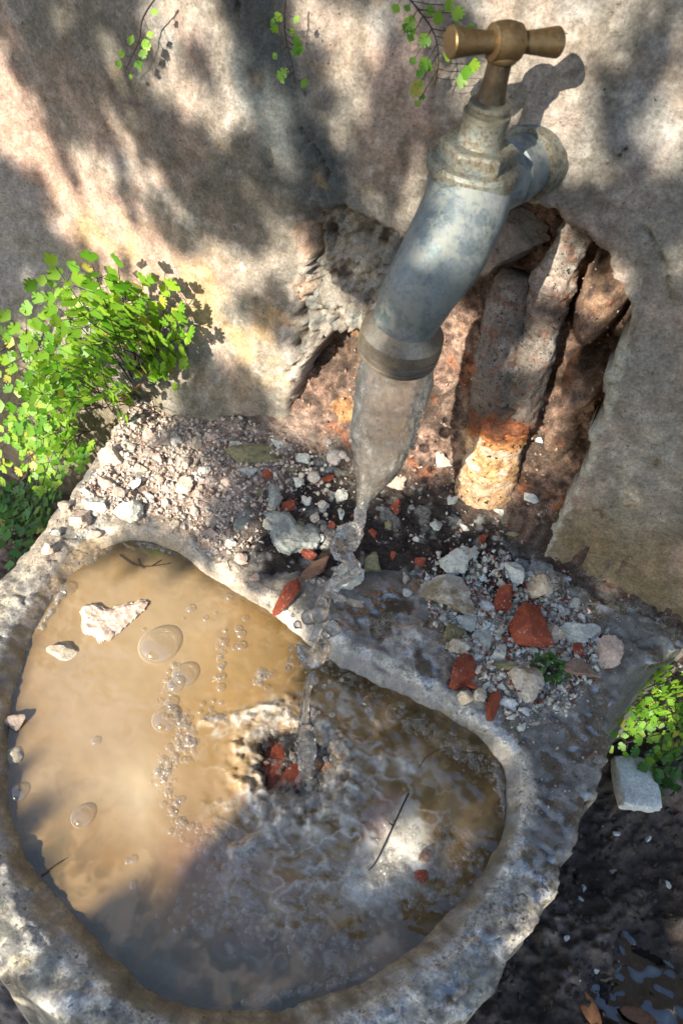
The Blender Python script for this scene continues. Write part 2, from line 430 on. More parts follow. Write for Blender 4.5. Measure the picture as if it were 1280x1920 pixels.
OUTER = gpoly([(215,800),(150,900),(70,1000),(0,1082),(-60,1180),(-110,1330),(-125,1500),(-90,1680),(-10,1825),(60,1872),(110,1925),(220,1990),(400,2050),
    (650,2030),(800,1965),(862,1908),(905,1875),(940,1828),(972,1785),(1012,1718),(1042,1672),(1068,1612),(1092,1550),(1130,1462),(1140,1390),
    (1150,1320),(1185,1262),(1290,1205),(1420,1130),(1300,900),(1000,900),(640,700),(400,600)], 0, 0)

# ------------------------------------------------------------------ wall
def axis_coords(segs):
    out = []
    for a, b, s in segs: out.append(np.arange(a, b, s))
    return np.concatenate(out+[[segs[-1][1]]])
gx = axis_coords([(-2.6, -.8, .06), (-.8, -.66, .01), (-.66, .30, .0022), (.30, .45, .01), (.45, 2.2, .06)])
gz = axis_coords([(-.5, -.16, .01), (-.16, .49, .0022), (.49, .62, .01), (.62, .80, .03)])
GX, GZ = np.meshgrid(gx, gz); Q = np.column_stack([GX.ravel(), GZ.ravel()])
P3 = np.column_stack([Q[:, 0], np.zeros(len(Q)), Q[:, 1]])
wob = np.column_stack([fbm(P3, 60, 5, 5, .6), fbm(P3, 60, 5, 9, .6)])*.0045+np.column_stack([fbm(P3, 30, 3, 55), fbm(P3, 30, 3, 59)])*(.004-.0015*sst(-.05, .0, Q[:, 0]))[:, None]
sd = sd_poly(Q+wob, HOLE)
sr = sd_poly(Q+wob, ROCKZONE)
y = WALL_Y+.007*fbm(P3, 7, 3)+.0016*fbm(P3, 45, 4, 3)+.0008*fbm(P3, 170, 3, 8)
left = sst(-.25, -.36, Q[:, 0])
y -= .05*left*sst(.11, -.01, Q[:, 1])                       # the plaster flares out at its foot on the left
y -= .012*sst(-.5, -.62, Q[:, 0])
# broken rock lump left of the spout, recessed behind the plaster skin
rk = sst(.002, -.006, sr)
rough = np.abs(fbm(P3*[1, 1, .6], 38, 4, 21))
y += rk*(.03*sst(-.172, -.158, Q[:, 0])*sst(.15, .18, Q[:, 1])+.006+.024*rough+.009*np.abs(fbm(P3, 120, 3, 23))+.06*sst(-.178, -.15, Q[:, 0])*sst(.13, .17, Q[:, 1]))
# cracked lip between plaster and lump
crack = at_y([(575,430),(590,465),(583,505),(574,530),(556,548),(552,590),(560,615),(545,640),(556,665),(545,700)], WALL_Y)[:, [0, 2]]
def sd_line(Q, L):
    d = np.full(len(Q), 1e9)
    for a, b in zip(L[:-1], L[1:]):
        e = b-a; w = Q-a; t = np.clip((w@e)/(e@e), 0, 1); r = w-t[:, None]*e
        d = np.minimum(d, np.sqrt((r*r).sum(1)))
    return d
cr = sd_line(Q+wob*1.2, crack)
y += .012*sst(.0028, .0005, cr)
lip = sst(.028, .002, cr)*(1-rk)
y += lip*.006*np.abs(fbm(P3, 90, 3, 40))
# hairline cracks
cracks = [[(1165,0),(1145,30),(1126,44),(1118,90),(1108,110)], [(1175,275),(1140,310),(1120,330)], [(1210,430),(1235,470),(1250,500),(1255,570)],
          [(355,645),(380,668),(398,680),(404,695)], [(560,240),(590,290),(612,330),(612,345)], [(447,0),(450,22)], [(506,285),(508,315)]]
for L in cracks:
    d = sd_line(Q+wob*.5, at_y(L, WALL_Y)[:, [0, 2]]); y += .004*sst(.0016, .0003, d)
pits = [(384,668,10), (1092,378,7), (395,683,8)]
# chamfered broken edge and the reveal going back into the hole
y += .005*sst(.0045, 0, sd)**2+.045*sst(.0, -.004, sd)
keep = sd > -.0055
V = np.column_stack([Q[:, 0], y, Q[:, 1]])
# colours
C = np.tile(np.array([.4, .345, .285]), (len(Q), 1))
n1 = fbm(P3, 9, 4, 31); n2 = fbm(P3*[1, 1, .45], 22, 4, 33); n3 = fbm(P3, 60, 4, 35); n4 = fbm(P3, 28, 4, 77)
C = mixc(C, (.57, .43, .35), sst(-.15, .45, n1)); C = mixc(C, (.33, .345, .335), sst(.05, .5, fbm(P3, 13, 3, 71))*.7)
C = mixc(C, (.26, .245, .21), sst(-.05, .45, n2)*.75); C = mixc(C, (.2, .185, .15), sst(.1, .5, fbm(P3*[1, 1, .3], 48, 4, 39))*.6)
C = mixc(C, (.46, .34, .23), sst(.2, .7, n4)*.25)
C = C*(1+.22*fbm(P3*[1, 1, .55], 95, 4, 63)+.12*fbm(P3, 260, 2, 65))[:, None]
C = mixc(C, (.14, .115, .07), sst(.35, .8, fbm(P3*[1, 1, .4], 70, 4, 67))*.35)
C = mixc(C, (.62, .58, .5), sst(.42, .75, fbm(P3, 110, 3, 69))*.55)
def wm(px, soft, nz=.03, amp=1.):
    return sst(soft, -soft, sd_poly(Q, wpoly(px))+nz*n3*.35+nz*n1*.4)*amp
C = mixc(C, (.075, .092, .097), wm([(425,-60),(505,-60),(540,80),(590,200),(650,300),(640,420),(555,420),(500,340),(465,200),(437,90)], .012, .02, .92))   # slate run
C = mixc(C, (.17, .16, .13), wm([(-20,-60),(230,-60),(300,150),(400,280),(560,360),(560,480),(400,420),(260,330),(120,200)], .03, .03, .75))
C = mixc(C, (.58, .37, .28), wm([(-20,60),(40,120),(120,300),(240,380),(340,470),(420,520),(300,620),(60,420),(-20,300)], .02, .03, .6))
C = mixc(C, (.62, .42, .2), wm([(110,400),(230,420),(320,480),(520,600),(520,700),(400,680),(280,520),(150,470)], .018, .05, .6)*sst(-.3, .35, n4))
C = mixc(C, (.3, .29, .285), wm([(-30,240),(70,350),(120,500),(60,620),(-40,600)], .012, .02, .9))  # grey painted in for a wall face turning away from the light
C = mixc(C, (.36, .345, .295), wm([(1060,380),(1300,300),(1300,900),(1150,900),(1180,600)], .03, .03, .8))
C = mixc(C, (.24, .185, .095), wm([(1020,1000),(1090,930),(1300,1000),(1300,1260),(1000,1260)], .03, .04, .8))
C = mixc(C, (.15, .115, .06), wm([(980,1120),(1300,1170),(1300,1350),(900,1300)], .03, .03, .8))
C = mixc(C, (.5, .48, .42), wm([(1120,780),(1230,760),(1290,1000),(1180,1000),(1110,920)], .04, .05, .4))
C = mixc(C, (.17, .115, .05), sst(.55, .75, fbm(P3, 75, 2, 51))*wm([(1100,800),(1300,850),(1300,1100),(1060,1000)], .03, .0, .85))
C = mixc(C, (.3, .2, .08), sst(.55, .85, fbm(P3, 40, 3, 57))*sst(.0, -.1, Q[:, 0])*.35)
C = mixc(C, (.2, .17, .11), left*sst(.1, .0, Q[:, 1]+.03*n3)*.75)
C = mixc(C, (.36, .33, .28), rk*.85); C = mixc(C, (.27, .29, .28), rk*sst(-.1, .5, n3)*.8); C = mixc(C, (.12, .1, .08), rk*sst(.25, .6, fbm(P3, 50, 4, 61)))
C = mixc(C, (.62, .55, .48), lip*.8*sst(-.5, .3, n3)); C = mixc(C, (.6, .36, .22), lip*sst(.1, .5, n4)*.6)
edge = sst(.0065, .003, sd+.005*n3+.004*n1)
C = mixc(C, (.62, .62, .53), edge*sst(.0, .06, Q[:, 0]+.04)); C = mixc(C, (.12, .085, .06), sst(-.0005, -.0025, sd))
C = mixc(C, (.05, .04, .035), sst(.0022, .0006, cr)*.7)
C = mixc(C, (.42, .42, .4), sst(.035, .0, np.hypot(Q[:, 0]+.082, Q[:, 1]-.345))*.35)
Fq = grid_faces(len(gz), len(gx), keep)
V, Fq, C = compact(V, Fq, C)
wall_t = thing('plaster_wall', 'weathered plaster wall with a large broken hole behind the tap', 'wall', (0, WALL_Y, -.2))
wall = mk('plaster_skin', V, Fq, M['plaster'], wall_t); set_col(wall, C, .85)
b = bmesh.new(); bmesh.ops.create_cube(b, size=1)
for v in b.verts: v.co = Vector((v.co.x*4.8-.2, .78+v.co.y*.2, .15+v.co.z*1.3))
me = bpy.data.meshes.new('wall_core'); b.to_mesh(me); b.free(); me.materials.append(M['earth'])
o = bpy.data.objects.new('wall_core', me); COL.objects.link(o); o.parent = wall_t; o.location = -wall_t.location
for (x0, x1, z0, z1, y0, y1) in ((-2.6, 2.2, .799, .812, .465, .885),):
    b = bmesh.new(); bmesh.ops.create_cube(b, size=1)
    for v in b.verts: v.co = Vector((x0+(x1-x0)*(v.co.x+.5), y0+(y1-y0)*(v.co.y+.5), z0+(z1-z0)*(v.co.z+.5)))
    me = bpy.data.meshes.new('wall_coping'); b.to_mesh(me); b.free(); me.materials.append(M['tan'])
    o = bpy.data.objects.new('wall_coping', me); COL.objects.link(o); o.parent = wall_t; o.location = -wall_t.location

# ------------------------------------------------------------------ trough (ledge, rim and bowl in one stone)
tx = axis_coords([(-.62, -.44, .006), (-.44, .26, .0018), (.26, .5, .006)])
ty = axis_coords([(-.12, .0, .004), (.0, .5, .0018), (.5, .56, .006)])
TX, TY = np.meshgrid(tx, ty); Q = np.column_stack([TX.ravel(), TY.ravel()]); P3 = np.column_stack([Q, np.zeros(len(Q))])
wob = np.column_stack([fbm(P3, 40, 3, 5), fbm(P3, 40, 3, 9)])*.0035
si = sd_poly(Q+wob, INNER); sw = sd_poly(Q+wob*.6, WATERL); so_ = sd_poly(Q+wob*1.6, OUTER)
nA = fbm(P3, 30, 4, 12); nB = fbm(P3, 90, 4, 14); nC = fbm(P3, 12, 3, 16)
z = .0028*nA+.0016*nB+.003*nC
di = np.maximum(-si, 0); dw = np.maximum(sw, 0); t = np.clip(di/(di+dw+1e-6), 0, 1)
wallz = WATER_Z*t**.85
z = np.where(si < 0, z*(1-t)+wallz+.0012*nB*t, z)
z = np.where(sw < 0, WATER_Z-.075*(1-np.exp(sw/.035))+.001*nB, z)
z -= .0035*sst(.008, 0, np.abs(si))
do = np.maximum(so_+.012, 0)
z -= np.where(so_ > -.012, .0045*(do/.012)**2, 0)*(so_ < 0)
z = np.where(so_ >= 0, -.0045-.30*sst(-.004, .035, so_)**.8+.006*nA*sst(0, .01, so_), z)
pitm = sst(.42, .62, fbm(P3, 55, 3, 70))*(si > .003); z -= .0025*pitm
film = sst(.02, .1, fbm(P3, 42, 3, 120)+.25*fbm(P3, 14, 2, 121))*sst(.014, -.006, sd_poly(Q, gpoly([(1000,1390),(1060,1370),(1125,1400),(1120,1460),(1060,1560),(1000,1520),(985,1450)])))
film = np.maximum(film, sst(.05, .14, fbm(P3, 36, 3, 122))*sst(.014, -.006, sd_poly(Q, gpoly([(660,1090),(760,1120),(830,1210),(900,1300),(860,1310),(760,1240),(680,1180)]))))
film = np.maximum(film, sst(.0, .1, fbm(P3, 50, 3, 124))*sst(.012, -.006, sd_poly(Q, gpoly([(1010,1570),(1060,1580),(960,1760),(860,1880),(790,1900),(850,1800),(960,1660)]))))
film = np.where(si > .004, film, 0)
z = np.where((si > 0) & (so_ < -.012), z*(1-film)+(-.0012+.6*(z-.0016*nB-.0028*nA))*film, z)
V = np.column_stack([Q, z])
C = np.tile(np.array([.47, .39, .27]), (len(Q), 1))
ledge = sst(-.02, .03, Q[:, 1]-np.interp(Q[:, 0], [-.5, -.34, -.2, -.1, .0, .075, .1, .2], [.36, .31, .325, .285, .27, .262, .21, .19]))*sst(.0, .012, si)
rimz = (1-ledge)*(si > 0); backrim = sst(-.12, -.2, Q[:, 0])*sst(.2, .25, Q[:, 1])*(si > -.001)
C = mixc(C, (.66, .62, .52), sst(-.25, .35, nA)*.8); C = mixc(C, (.28, .29, .27), sst(.1, .5, nC)*.6)
C = mixc(C, (.055, .05, .04), sst(.12, .4, nB)*.85); C = mixc(C, (.12, .13, .08), sst(.15, .45, fbm(P3, 45, 4, 91))*.75); C = mixc(C, (.04, .037, .03), sst(.3, .5, fbm(P3, 150, 3, 93))*.8)
C = mixc(C, (.6, .5, .25), sst(.35, .6, fbm(P3, 70, 3, 94))*.4*rimz)
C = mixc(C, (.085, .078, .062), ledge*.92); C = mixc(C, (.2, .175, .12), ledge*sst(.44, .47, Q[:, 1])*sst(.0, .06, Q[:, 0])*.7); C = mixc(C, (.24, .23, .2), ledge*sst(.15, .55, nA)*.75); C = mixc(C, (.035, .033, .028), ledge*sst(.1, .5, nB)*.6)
C = mixc(C, (.36, .33, .27), sst(.006, -.003, sd_poly(Q, gpoly([(690,1165),(740,1152),(785,1182),(775,1228),(725,1215)]))+.006*nB)*.9)
rb = sst(.02, -.015, sd_poly(Q, gpoly([(780,1020),(1000,1030),(1120,1130),(1160,1220),(1060,1340),(950,1350),(870,1240),(810,1150)]))+.02*nA); C = mixc(C, (.34, .33, .28), rb*sst(-.05, .3, nB)*.8)
C = C*(1+.45*fbm(P3, 130, 3, 131)+.3*fbm(P3, 300, 2, 133))[:, None]
lipc = sst(.012, .003, si+.004*nA)*(si > -.002)
C = mixc(C, (.42, .4, .35), lipc*.6)
C = mixc(C, (.36, .26, .165), backrim*.8*sst(-.5, .2, nA))
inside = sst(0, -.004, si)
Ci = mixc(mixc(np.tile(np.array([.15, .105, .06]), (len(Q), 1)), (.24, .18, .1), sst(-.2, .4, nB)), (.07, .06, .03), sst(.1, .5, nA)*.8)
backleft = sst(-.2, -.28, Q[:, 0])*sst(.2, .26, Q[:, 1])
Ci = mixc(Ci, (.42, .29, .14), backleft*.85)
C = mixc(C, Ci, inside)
wet = np.full(len(Q), .8)
wetn = sst(-.15, .25, fbm(P3, 26, 3, 101)); sx = sst(-.2, -.05, Q[:, 0])
wet = np.where(si > 0, .85-.62*wetn*np.maximum(sx*sst(-.22, -.06, Q[:, 0]), sst(.1, .02, Q[:, 1])*sst(-.2, -.1, Q[:, 0])), .45-.1*inside)
wet = wet-.25*ledge*sx; wet = wet*(1-film)+.06*film; C = mixc(C, C*.6, film)
wet = np.where(so_ > .0, .8, wet)
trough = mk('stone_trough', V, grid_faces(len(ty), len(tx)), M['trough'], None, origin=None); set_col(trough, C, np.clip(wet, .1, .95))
tag(trough, 'half round stone trough with pale worn rim full of muddy water', 'trough')

# ------------------------------------------------------------------ soil and crushed mortar: ledge fill, rising as a bank into the hole
pp = np.array([(.285, -.012), (.31, .0), (.345, .004), (.40, .007), (.445, .012), (.475, .024), (.497, .05), (.515, .085), (.532, .13), (.548, .19), (.556, .26), (.552, .33), (.53, .385)])
prof = resample(pp, 460); ux = np.arange(-.46, .2, .0018)
nu, nv = len(ux), len(prof)
SX = np.repeat(ux[None], nv, 0).ravel(); SY = np.repeat(prof[:, :1], nu, 1).ravel(); SZ = np.repeat(prof[:, 1:], nu, 1).ravel()
P3 = np.column_stack([SX, SY, SZ])
up = sst(.46, .5, SY)
n1 = fbm(P3, 22, 4, 3); n2 = fbm(P3, 70, 4, 7); n3 = fbm(P3, 190, 3, 8); n4 = np.abs(fbm(P3, 45, 4, 15))
amt = .0045*n1+.0032*n2+.0016*n3+.006*n4*up
leftm = sst(-.195, -.25, SX+.02*n1)
hgt = amt+.008*leftm*sst(.34, .4, SY)*(1-up)
bul = 0
for (bx, by, rx, rz, hh) in ((1128, 560, .017, .034, .044), (1100, 700, .016, .022, .034), (1060, 800, .012, .02, .016)):
    bp = at_y([(bx, by)], .535)[0]; q = ((SX-bp[0])/rx)**2+((SZ-bp[2])/rz)**2
    bul = np.maximum(bul, hh*np.sqrt(np.clip(1-q*.8, 0, 1))*(1+.25*n1))
SY2 = SY-up*(amt+.004+bul); SZ2 = SZ+(1-up*.6)*hgt
# right hand part of the ledge is bare wet stone: the soil thins out there
fr_ = np.interp(SX, [-.46, -.36, -.30, -.2, -.14, -.08, 0, .08, .2], [.30, .30, .305, .325, .35, .40, .43, .44, .46])
SZ2 -= .014*sst(.012, -.006, SY-fr_+.02*n1*.4)
si2 = sd_poly(np.column_stack([SX, SY]), INNER); SZ2 -= .012*sst(.016, .002, si2+.006*n2)*(1-up)
SZ2 -= .026*sst(.0, .045, SX+.5*(SY-.44)+.012*n1)*sst(.425, .45, SY+.006*n2)*(SY < .49); so2 = sd_poly(np.column_stack([SX, SY]), OUTER); SZ2 -= .03*sst(-.012, .004, so2+.006*n1)*(1-up)
V = np.column_stack([SX, SY2, SZ2]); Q3 = V
C = np.tile(np.array([.12, .085, .068]), (len(V), 1))
C = mixc(C, (.36, .235, .175), sst(-.6, .2, n1)*.95*up); C = mixc(C, (.5, .35, .27), sst(.1, .5, fbm(P3, 34, 4, 29))*.6*up)  # pinkish soil, raised in tone where the bank is sunlit
C = mixc(C, (.05, .038, .032), sst(.05, .5, n2)*.75)
C = mixc(C, (.4, .15, .07), sst(.42, .62, fbm(P3, 38, 3, 44))*up*.8)
C = mixc(C, (.5, .27, .12), sst(.35, .6, fbm(P3, 24, 3, 47))*up*sst(-.1, -.16, SX)*.9)
C = mixc(C, (.4, .26, .17), sst(.005, .02, bul)*.7*sst(-.5, .2, n2)); C = mixc(C, (.1, .07, .05), sst(.15, .45, -n1)*.5*up)
low = sst(.075, .015, SZ+.012*n1)*up; C = mixc(C, (.055, .04, .033), low*.85*sst(-.17, -.12, SX)); C = mixc(C, (.05, .035, .03), up*sst(.2, .5, -n2)*.6)  # bank colour darkened low in the hole, where it lies in shade
sandy = np.clip(leftm*1.1+.35*n1-.2*sst(.02, .06, np.abs(SX+.2)), 0, 1)*(1-up)
C = mixc(C, (.55, .42, .34), sandy*.9); C = mixc(C, (.66, .58, .5), sandy*sst(.1, .5, n2)*.8); C = mixc(C, (.2, .15, .12), sandy*sst(.3, .6, -n2)*.7)
mid = (1-up)*(1-sandy)
C = mixc(C, (.05, .03, .022), sst(.445, .47, SY)*sst(-.24, -.3, SX)*(1-up)*.9); C = mixc(C, (.045, .036, .03), mid*.85); C = mixc(C, (.3, .29, .25), mid*sst(.2, .5, fbm(P3, 55, 4, 81))*.8)  # dark soil at the left wall foot also stands in for a shaded hollow
C = mixc(C, (.5, .5, .44), mid*sst(.5, .62, fbm(P3, 85, 3, 83))*.9)
skeep = ((si2 > .001) & (so2 < -.003)) | (up > .02)
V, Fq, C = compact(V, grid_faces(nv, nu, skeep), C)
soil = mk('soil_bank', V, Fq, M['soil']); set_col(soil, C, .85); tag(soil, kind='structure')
SOILV = V

# ------------------------------------------------------------------ ground below
gx2 = axis_coords([(-60, -4, 4), (-4, -1, .25), (-1, -.7, .03), (-.7, .02, .008), (.02, .48, .0025), (.48, 1, .03), (1, 4, .25), (4, 60, 4)])
gy2 = axis_coords([(-60, -4, 4), (-4, -1, .25), (-1, -.25, .03), (-.25, -.12, .008), (-.12, .5, .0025), (.5, 1, .03), (1, 4, .25), (4, 60, 4)])
X2, Y2 = np.meshgrid(gx2, gy2); Q = np.column_stack([X2.ravel(), Y2.ravel()]); P3 = np.column_stack([Q, np.zeros(len(Q))])
n1 = fbm(P3, 6, 4, 3); n2 = fbm(P3, 24, 4, 6); n3 = fbm(P3, 80, 3, 9)
z = -.215+.02*n1+.009*n2+.0055*n3+.0026*fbm(P3, 190, 2, 29)+.05*sst(.36, .5, Q[:, 1])*sst(.1, .2, Q[:, 0])
pc = at_z([(1238, 1885)], -.235)[0]
z += .006*np.abs(fbm(P3, 45, 4, 19))*sst(.9, .4, np.abs(Q[:, 0]))
z -= .038*sst(.085, .03, np.hypot(Q[:, 0]-pc[0], (Q[:, 1]-pc[1])*.9)+.02*n2)
z = np.where(np.hypot(Q[:, 0], Q[:, 1]) > 1.5, -.215+.02*n1, z)
C = np.tile(np.array([.06, .046, .038]), (len(Q), 1)); C = mixc(C, (.11, .082, .065), sst(-.1, .5, n2)); C = mixc(C, (.02, .016, .013), sst(.0, .4, n3)*.8)
C = mixc(C, (.16, .1, .07), sst(-.3, -.45, Q[:, 0])*.8)
ground = mk('ground', np.column_stack([Q, z]), grid_faces(len(gy2), len(gx2)), M['mud']); tag(ground, kind='structure')
set_col(ground, C, .62-.3*sst(.1, .5, n1+.4*n2))

# ------------------------------------------------------------------ a way to find the real surface under a point of view, or below a point
def bvh(objs):
    Vs, Fs, n = [], [], 0
    for o in objs:
        me = o.data; a = np.empty(len(me.vertices)*3, np.float32); me.vertices.foreach_get('co', a)
        a = a.reshape(-1, 3)+base_of(o); Vs.append(a)
        f = np.empty(len(me.loops), np.int32); me.loops.foreach_get('vertex_index', f); Fs.append(f.reshape(-1, 4)+n); n += len(a)
    return BVHTree.FromPolygons(np.concatenate(Vs).tolist(), np.concatenate(Fs).tolist())
TREE = bvh([wall, trough, soil, ground])
def hit(px):
    d = rays([px])[0]; h = TREE.ray_cast(Vector(CAM.tolist()), Vector(d.tolist()))
    return np.array(h[0]), np.array(h[1])
def drop_to(p, d=(0, 0, -1), lift=.3):
    o = np.array(p, float)-np.array(d)*lift; h = TREE.ray_cast(Vector(o.tolist()), Vector(d))
    return (np.array(h[0]), np.array(h[1])) if h[0] is not None else (np.array(p), np.array([0, 0, 1.]))

#SPLIT
# ------------------------------------------------------------------ water in the trough
IMP = at_z([(575, 1450)], WATER_Z)[0][:2]
wx = np.arange(-.40, .125, .00125); wy_ = np.arange(.02, .325, .00125)
WX, WY = np.meshgrid(wx, wy_); Q = np.column_stack([WX.ravel(), WY.ravel()]); P3 = np.column_stack([Q, np.zeros(len(Q))])
sw = sd_poly(Q, WATERL)
def gm(px, soft, nz=0., sm=2):
    return sst(soft, -soft, sd_poly(Q, gpoly(px, WATER_Z, sm))+nz)
n1 = fbm(P3, 14, 4, 3, .55); n2 = fbm(P3, 45, 3, 5); n3 = fbm(P3, 110, 3, 6); n4 = fbm(P3+np.column_stack([n1, n2, n1])*.02, 26, 4, 44)
ri = np.hypot(Q[:, 0]-IMP[0], Q[:, 1]-IMP[1])
turb = gm([(430,1330),(560,1270),(700,1290),(900,1400),(940,1500),(900,1640),(760,1800),(500,1880),(330,1800),(330,1640),(420,1520)], .05, .01*n1)
foamy = gm([(440,1360),(580,1330),(640,1400),(720,1400),(800,1500),(790,1620),(640,1720),(470,1690),(430,1560)], .035, .02*n1)
calm = 1-turb
ridge = 1-np.abs(fbm(P3+np.column_stack([n2, n1, n1])*.006, 42, 3, 12))*2.2
ridge = np.clip(ridge, 0, 1)**4
n5 = fbm(P3+np.column_stack([n1, n2, n1])*.008, 24, 2, 77)
z = WATER_Z+.0007*n1+.00015*n2*calm
z += turb*(.0026*n5+.0006*n2+.00012*n3)
z += foamy*(.0016*ridge*(.3+sst(-.2, .3, n1))+.0002*n3)
z += .0014*np.exp(-ri/.05)*np.sin(ri*420+2*n2)*turb
bank = np.abs(gm([(430,1380),(540,1300),(640,1360),(660,1500),(560,1540),(470,1530)], .012, .006*n2)-.5)
z += .004*(1-2*bank)*(.5+n3)
cpx = [(478,1395),(498,1374),(530,1365),(566,1370),(592,1394),(628,1398),(624,1436),(606,1482),(574,1502),(545,1488),(520,1478),(498,1497),(490,1450)]
crater = gm(cpx, .003, .0025*n3, 1)
z -= .006*gm(cpx, .008, .002*n3, 1); z += .0035*np.exp(-((ri-.036)/.008)**2)*(.5+n2+n3)
for (a, b, k) in (((385,1350),(560,1330),.003), ((440,1600),(560,1520),.0045), ((560,1520),(640,1440),.003), ((680,1300),(720,1430),.003), ((700,1420),(780,1440),.0025),
                  ):
    L = at_z([a, ((a[0]+b[0])/2+12, (a[1]+b[1])/2-9), b], WATER_Z)[:, :2]
    z += k*np.exp(-(sd_line(Q+np.column_stack([n2, n3])*.004, L)/.0035)**2)*(.7+.25*n3+.5*n2)
C = np.tile(np.array([.2, .135, .062]), (len(Q), 1))
C = mixc(C, (.34, .24, .135), sst(-.15, .35, n4)*.75); C = mixc(C, (.27, .165, .065), sst(.05, .4, n1)*.6)
C = mixc(C, (.42, .335, .245), gm([(180,1060),(330,1060),(420,1150),(400,1300),(300,1420),(90,1500),(60,1280)], .06, .05*n4)*.8)
C = mixc(C, (.34, .23, .11), gm([(330,1290),(480,1220),(540,1330),(440,1500),(330,1560),(230,1450)], .03, .04*n4)*.75)
C = mixc(C, (.62, .54, .42), gm([(220,1440),(290,1420),(300,1560),(240,1570)], .03, .01*n1)*.7)
C = mixc(C, (.12, .078, .028), gm([(640,1230),(850,1340),(980,1450),(960,1600),(800,1800),(500,1920),(250,1860),(420,1800),(700,1700),(860,1540),(820,1420),(700,1330),(560,1230)], .03, .05*n4)*.9)  # olive silt, its colour also darkened where the water is shaded
C = mixc(C, (.09, .08, .035), gm([(20,1560),(120,1640),(330,1800),(560,1860),(560,1920),(280,1900),(60,1700)], .02, .04*n4)*.75)
C = mixc(C, (.36, .29, .2), foamy*sst(-.2, .3, n2)*.5); st = 0
for (a, b) in (((640,1440),(450,1610)), ((450,1610),(420,1640)), ((640,1300),(655,1400)), ((655,1400),(615,1480)), ((480,1345),(600,1330)), ((400,1360),(480,1345)), ((640,1520),(720,1590)), ((470,1500),(500,1560)), ((690,1400),(770,1430))):
    L = at_z([a, ((a[0]+b[0])/2+8, (a[1]+b[1])/2-8), b], WATER_Z)[:, :2]
    st = np.maximum(st, np.exp(-(sd_line(Q+np.column_stack([n2, n3])*.009, L)/.006)**2)*sst(-.5, .15, n3+.5*n2))
ring = np.exp(-((ri-.036-.006*n2)/.009)**2)*sst(-.3, .3, n3+n2*.5)
st = np.maximum(st, ring*.9)
C = C*np.array([.95, .88, .71]); C = mixc(C, (.62, .57, .47), st*.7)
C = mixc(C, (.7, .66, .58), foamy*sst(.2, .8, ridge)*.5); C = mixc(C, (.6, .55, .46), turb*sst(.35, .75, fbm(P3, 75, 3, 88)+.4*n1)*.3)
C = mixc(C, (.36, .2, .15), gm([(330,1580),(470,1560),(500,1660),(400,1690)], .03, .03*n4)*.5)
A = np.full(len(Q), .97)
A -= .12*turb*sst(.0, .4, n1)
A -= .94*crater
slab = gm([(760,1478),(802,1560),(806,1632),(760,1685),(680,1700),(640,1670),(660,1600),(715,1540)], .005, .003*n2)
C = mixc(C, (.58, .57, .5), slab*.85*(.75+.25*np.clip(n2*2, -1, 1))); C = mixc(C, (.5, .26, .2), gm([(690,1500),(755,1480),(735,1540),(690,1590)], .01)*.5)
A -= .3*gm([(620,1240),(700,1280),(860,1350),(960,1440),(960,1500),(880,1440),(760,1340),(640,1290)], .012, .02*n4)
A -= .35*sst(-.014, .0, sw)
keep = sw < .007
V, Fq, C, A = compact(np.column_stack([Q, z]), grid_faces(len(wy_), len(wx), keep), C, A)
water = mk('water', V, Fq, M['water']); set_col(water, C, np.clip(A, .03, 1)); tag(water, kind='structure')
WT = bvh([water])
def on_water(px):
    d = rays([px])[0]; h = WT.ray_cast(Vector(CAM.tolist()), Vector(d.tolist()))
    return np.array(h[0]) if h[0] is not None else at_z([px], WATER_Z)[0]

# ------------------------------------------------------------------ the tap
TX_, TY_ = -.1085, .42
tap = thing('garden_tap', 'old metal tap with brass T handle, pouring water from its thick spout', 'tap', (-.083, WALL_Y, .344))
sp = np.vstack([[TX_, TY_, .359], [TX_, TY_, .349], at_y([(870, 392)], .409), at_y([(829, 478)], .388), at_y([(790, 540)], .374), at_y([(766, 588)], .37), at_y([(757, 614)], .37)])
path = resample(sp, 44)
rad = np.interp(np.linspace(0, 6, 44), [0, 1, 2, 3, 4, 5, 6], [.025, .0252, .0252, .0248, .0224, .0205, .0205])
Vv, Ff = sweep(path, rad, 48); body = mk('spout', Vv, Ff, M['chrome'], tap, sharp=40)
o2 = path[-1]; dd = unit(path[-1]-path[-4]); dd = unit(dd*.5+np.array([0, -.0, -1])*.5)
Vv, Ff = lathe([(-.006, .0205), (-.002, .0225), (.003, .0262), (.0105, .0268), (.011, .0258), (.0125, .0258), (.013, .0266), (.0155, .0266), (.016, .0254), (.0175, .0254), (.018, .0262), (.0205, .026), (.021, .0215), (.012, .0205)], o2, dd, 56)
mk('outlet_collar', Vv, Ff, M['collar'], tap, sharp=30)
OUT = o2+dd*.019
ip = np.array([TX_, TY_, .342]); fl = np.array([-.0905, WALL_Y-.006, .345]); dv = unit(fl-ip); Ln = np.linalg.norm(fl-ip)
Vv, Ff = lathe([(.0, .0185), (.024, .0182), (.0275, .0196), (.034, .0196), (.035, .0184), (.038, .0184), (.039, .0198), (.046, .02), (.0465, .0188), (Ln+.02, .0188)], ip, dv, 44)
mk('inlet', Vv, Ff, M['chrome'], tap, sharp=30)
Vv, Ff = lathe([(-.003, .0195), (-.0025, .0222), (.0005, .0228), (.004, .0222), (.014, .0222)], fl, dv, 44); mk('wall_flange', Vv, Ff, M['verdigris'], tap, sharp=35)
ax = np.array([TX_, TY_, 0]); up_ = np.array([0, 0, 1.])
Vv, Ff = lathe([(.354, .0262), (.3555, .0272), (.3605, .0272), (.3625, .0258), (.3635, .0225)], ax, up_, 52); mk('valve_rim', Vv, Ff, M['verdigris'], tap, sharp=30)
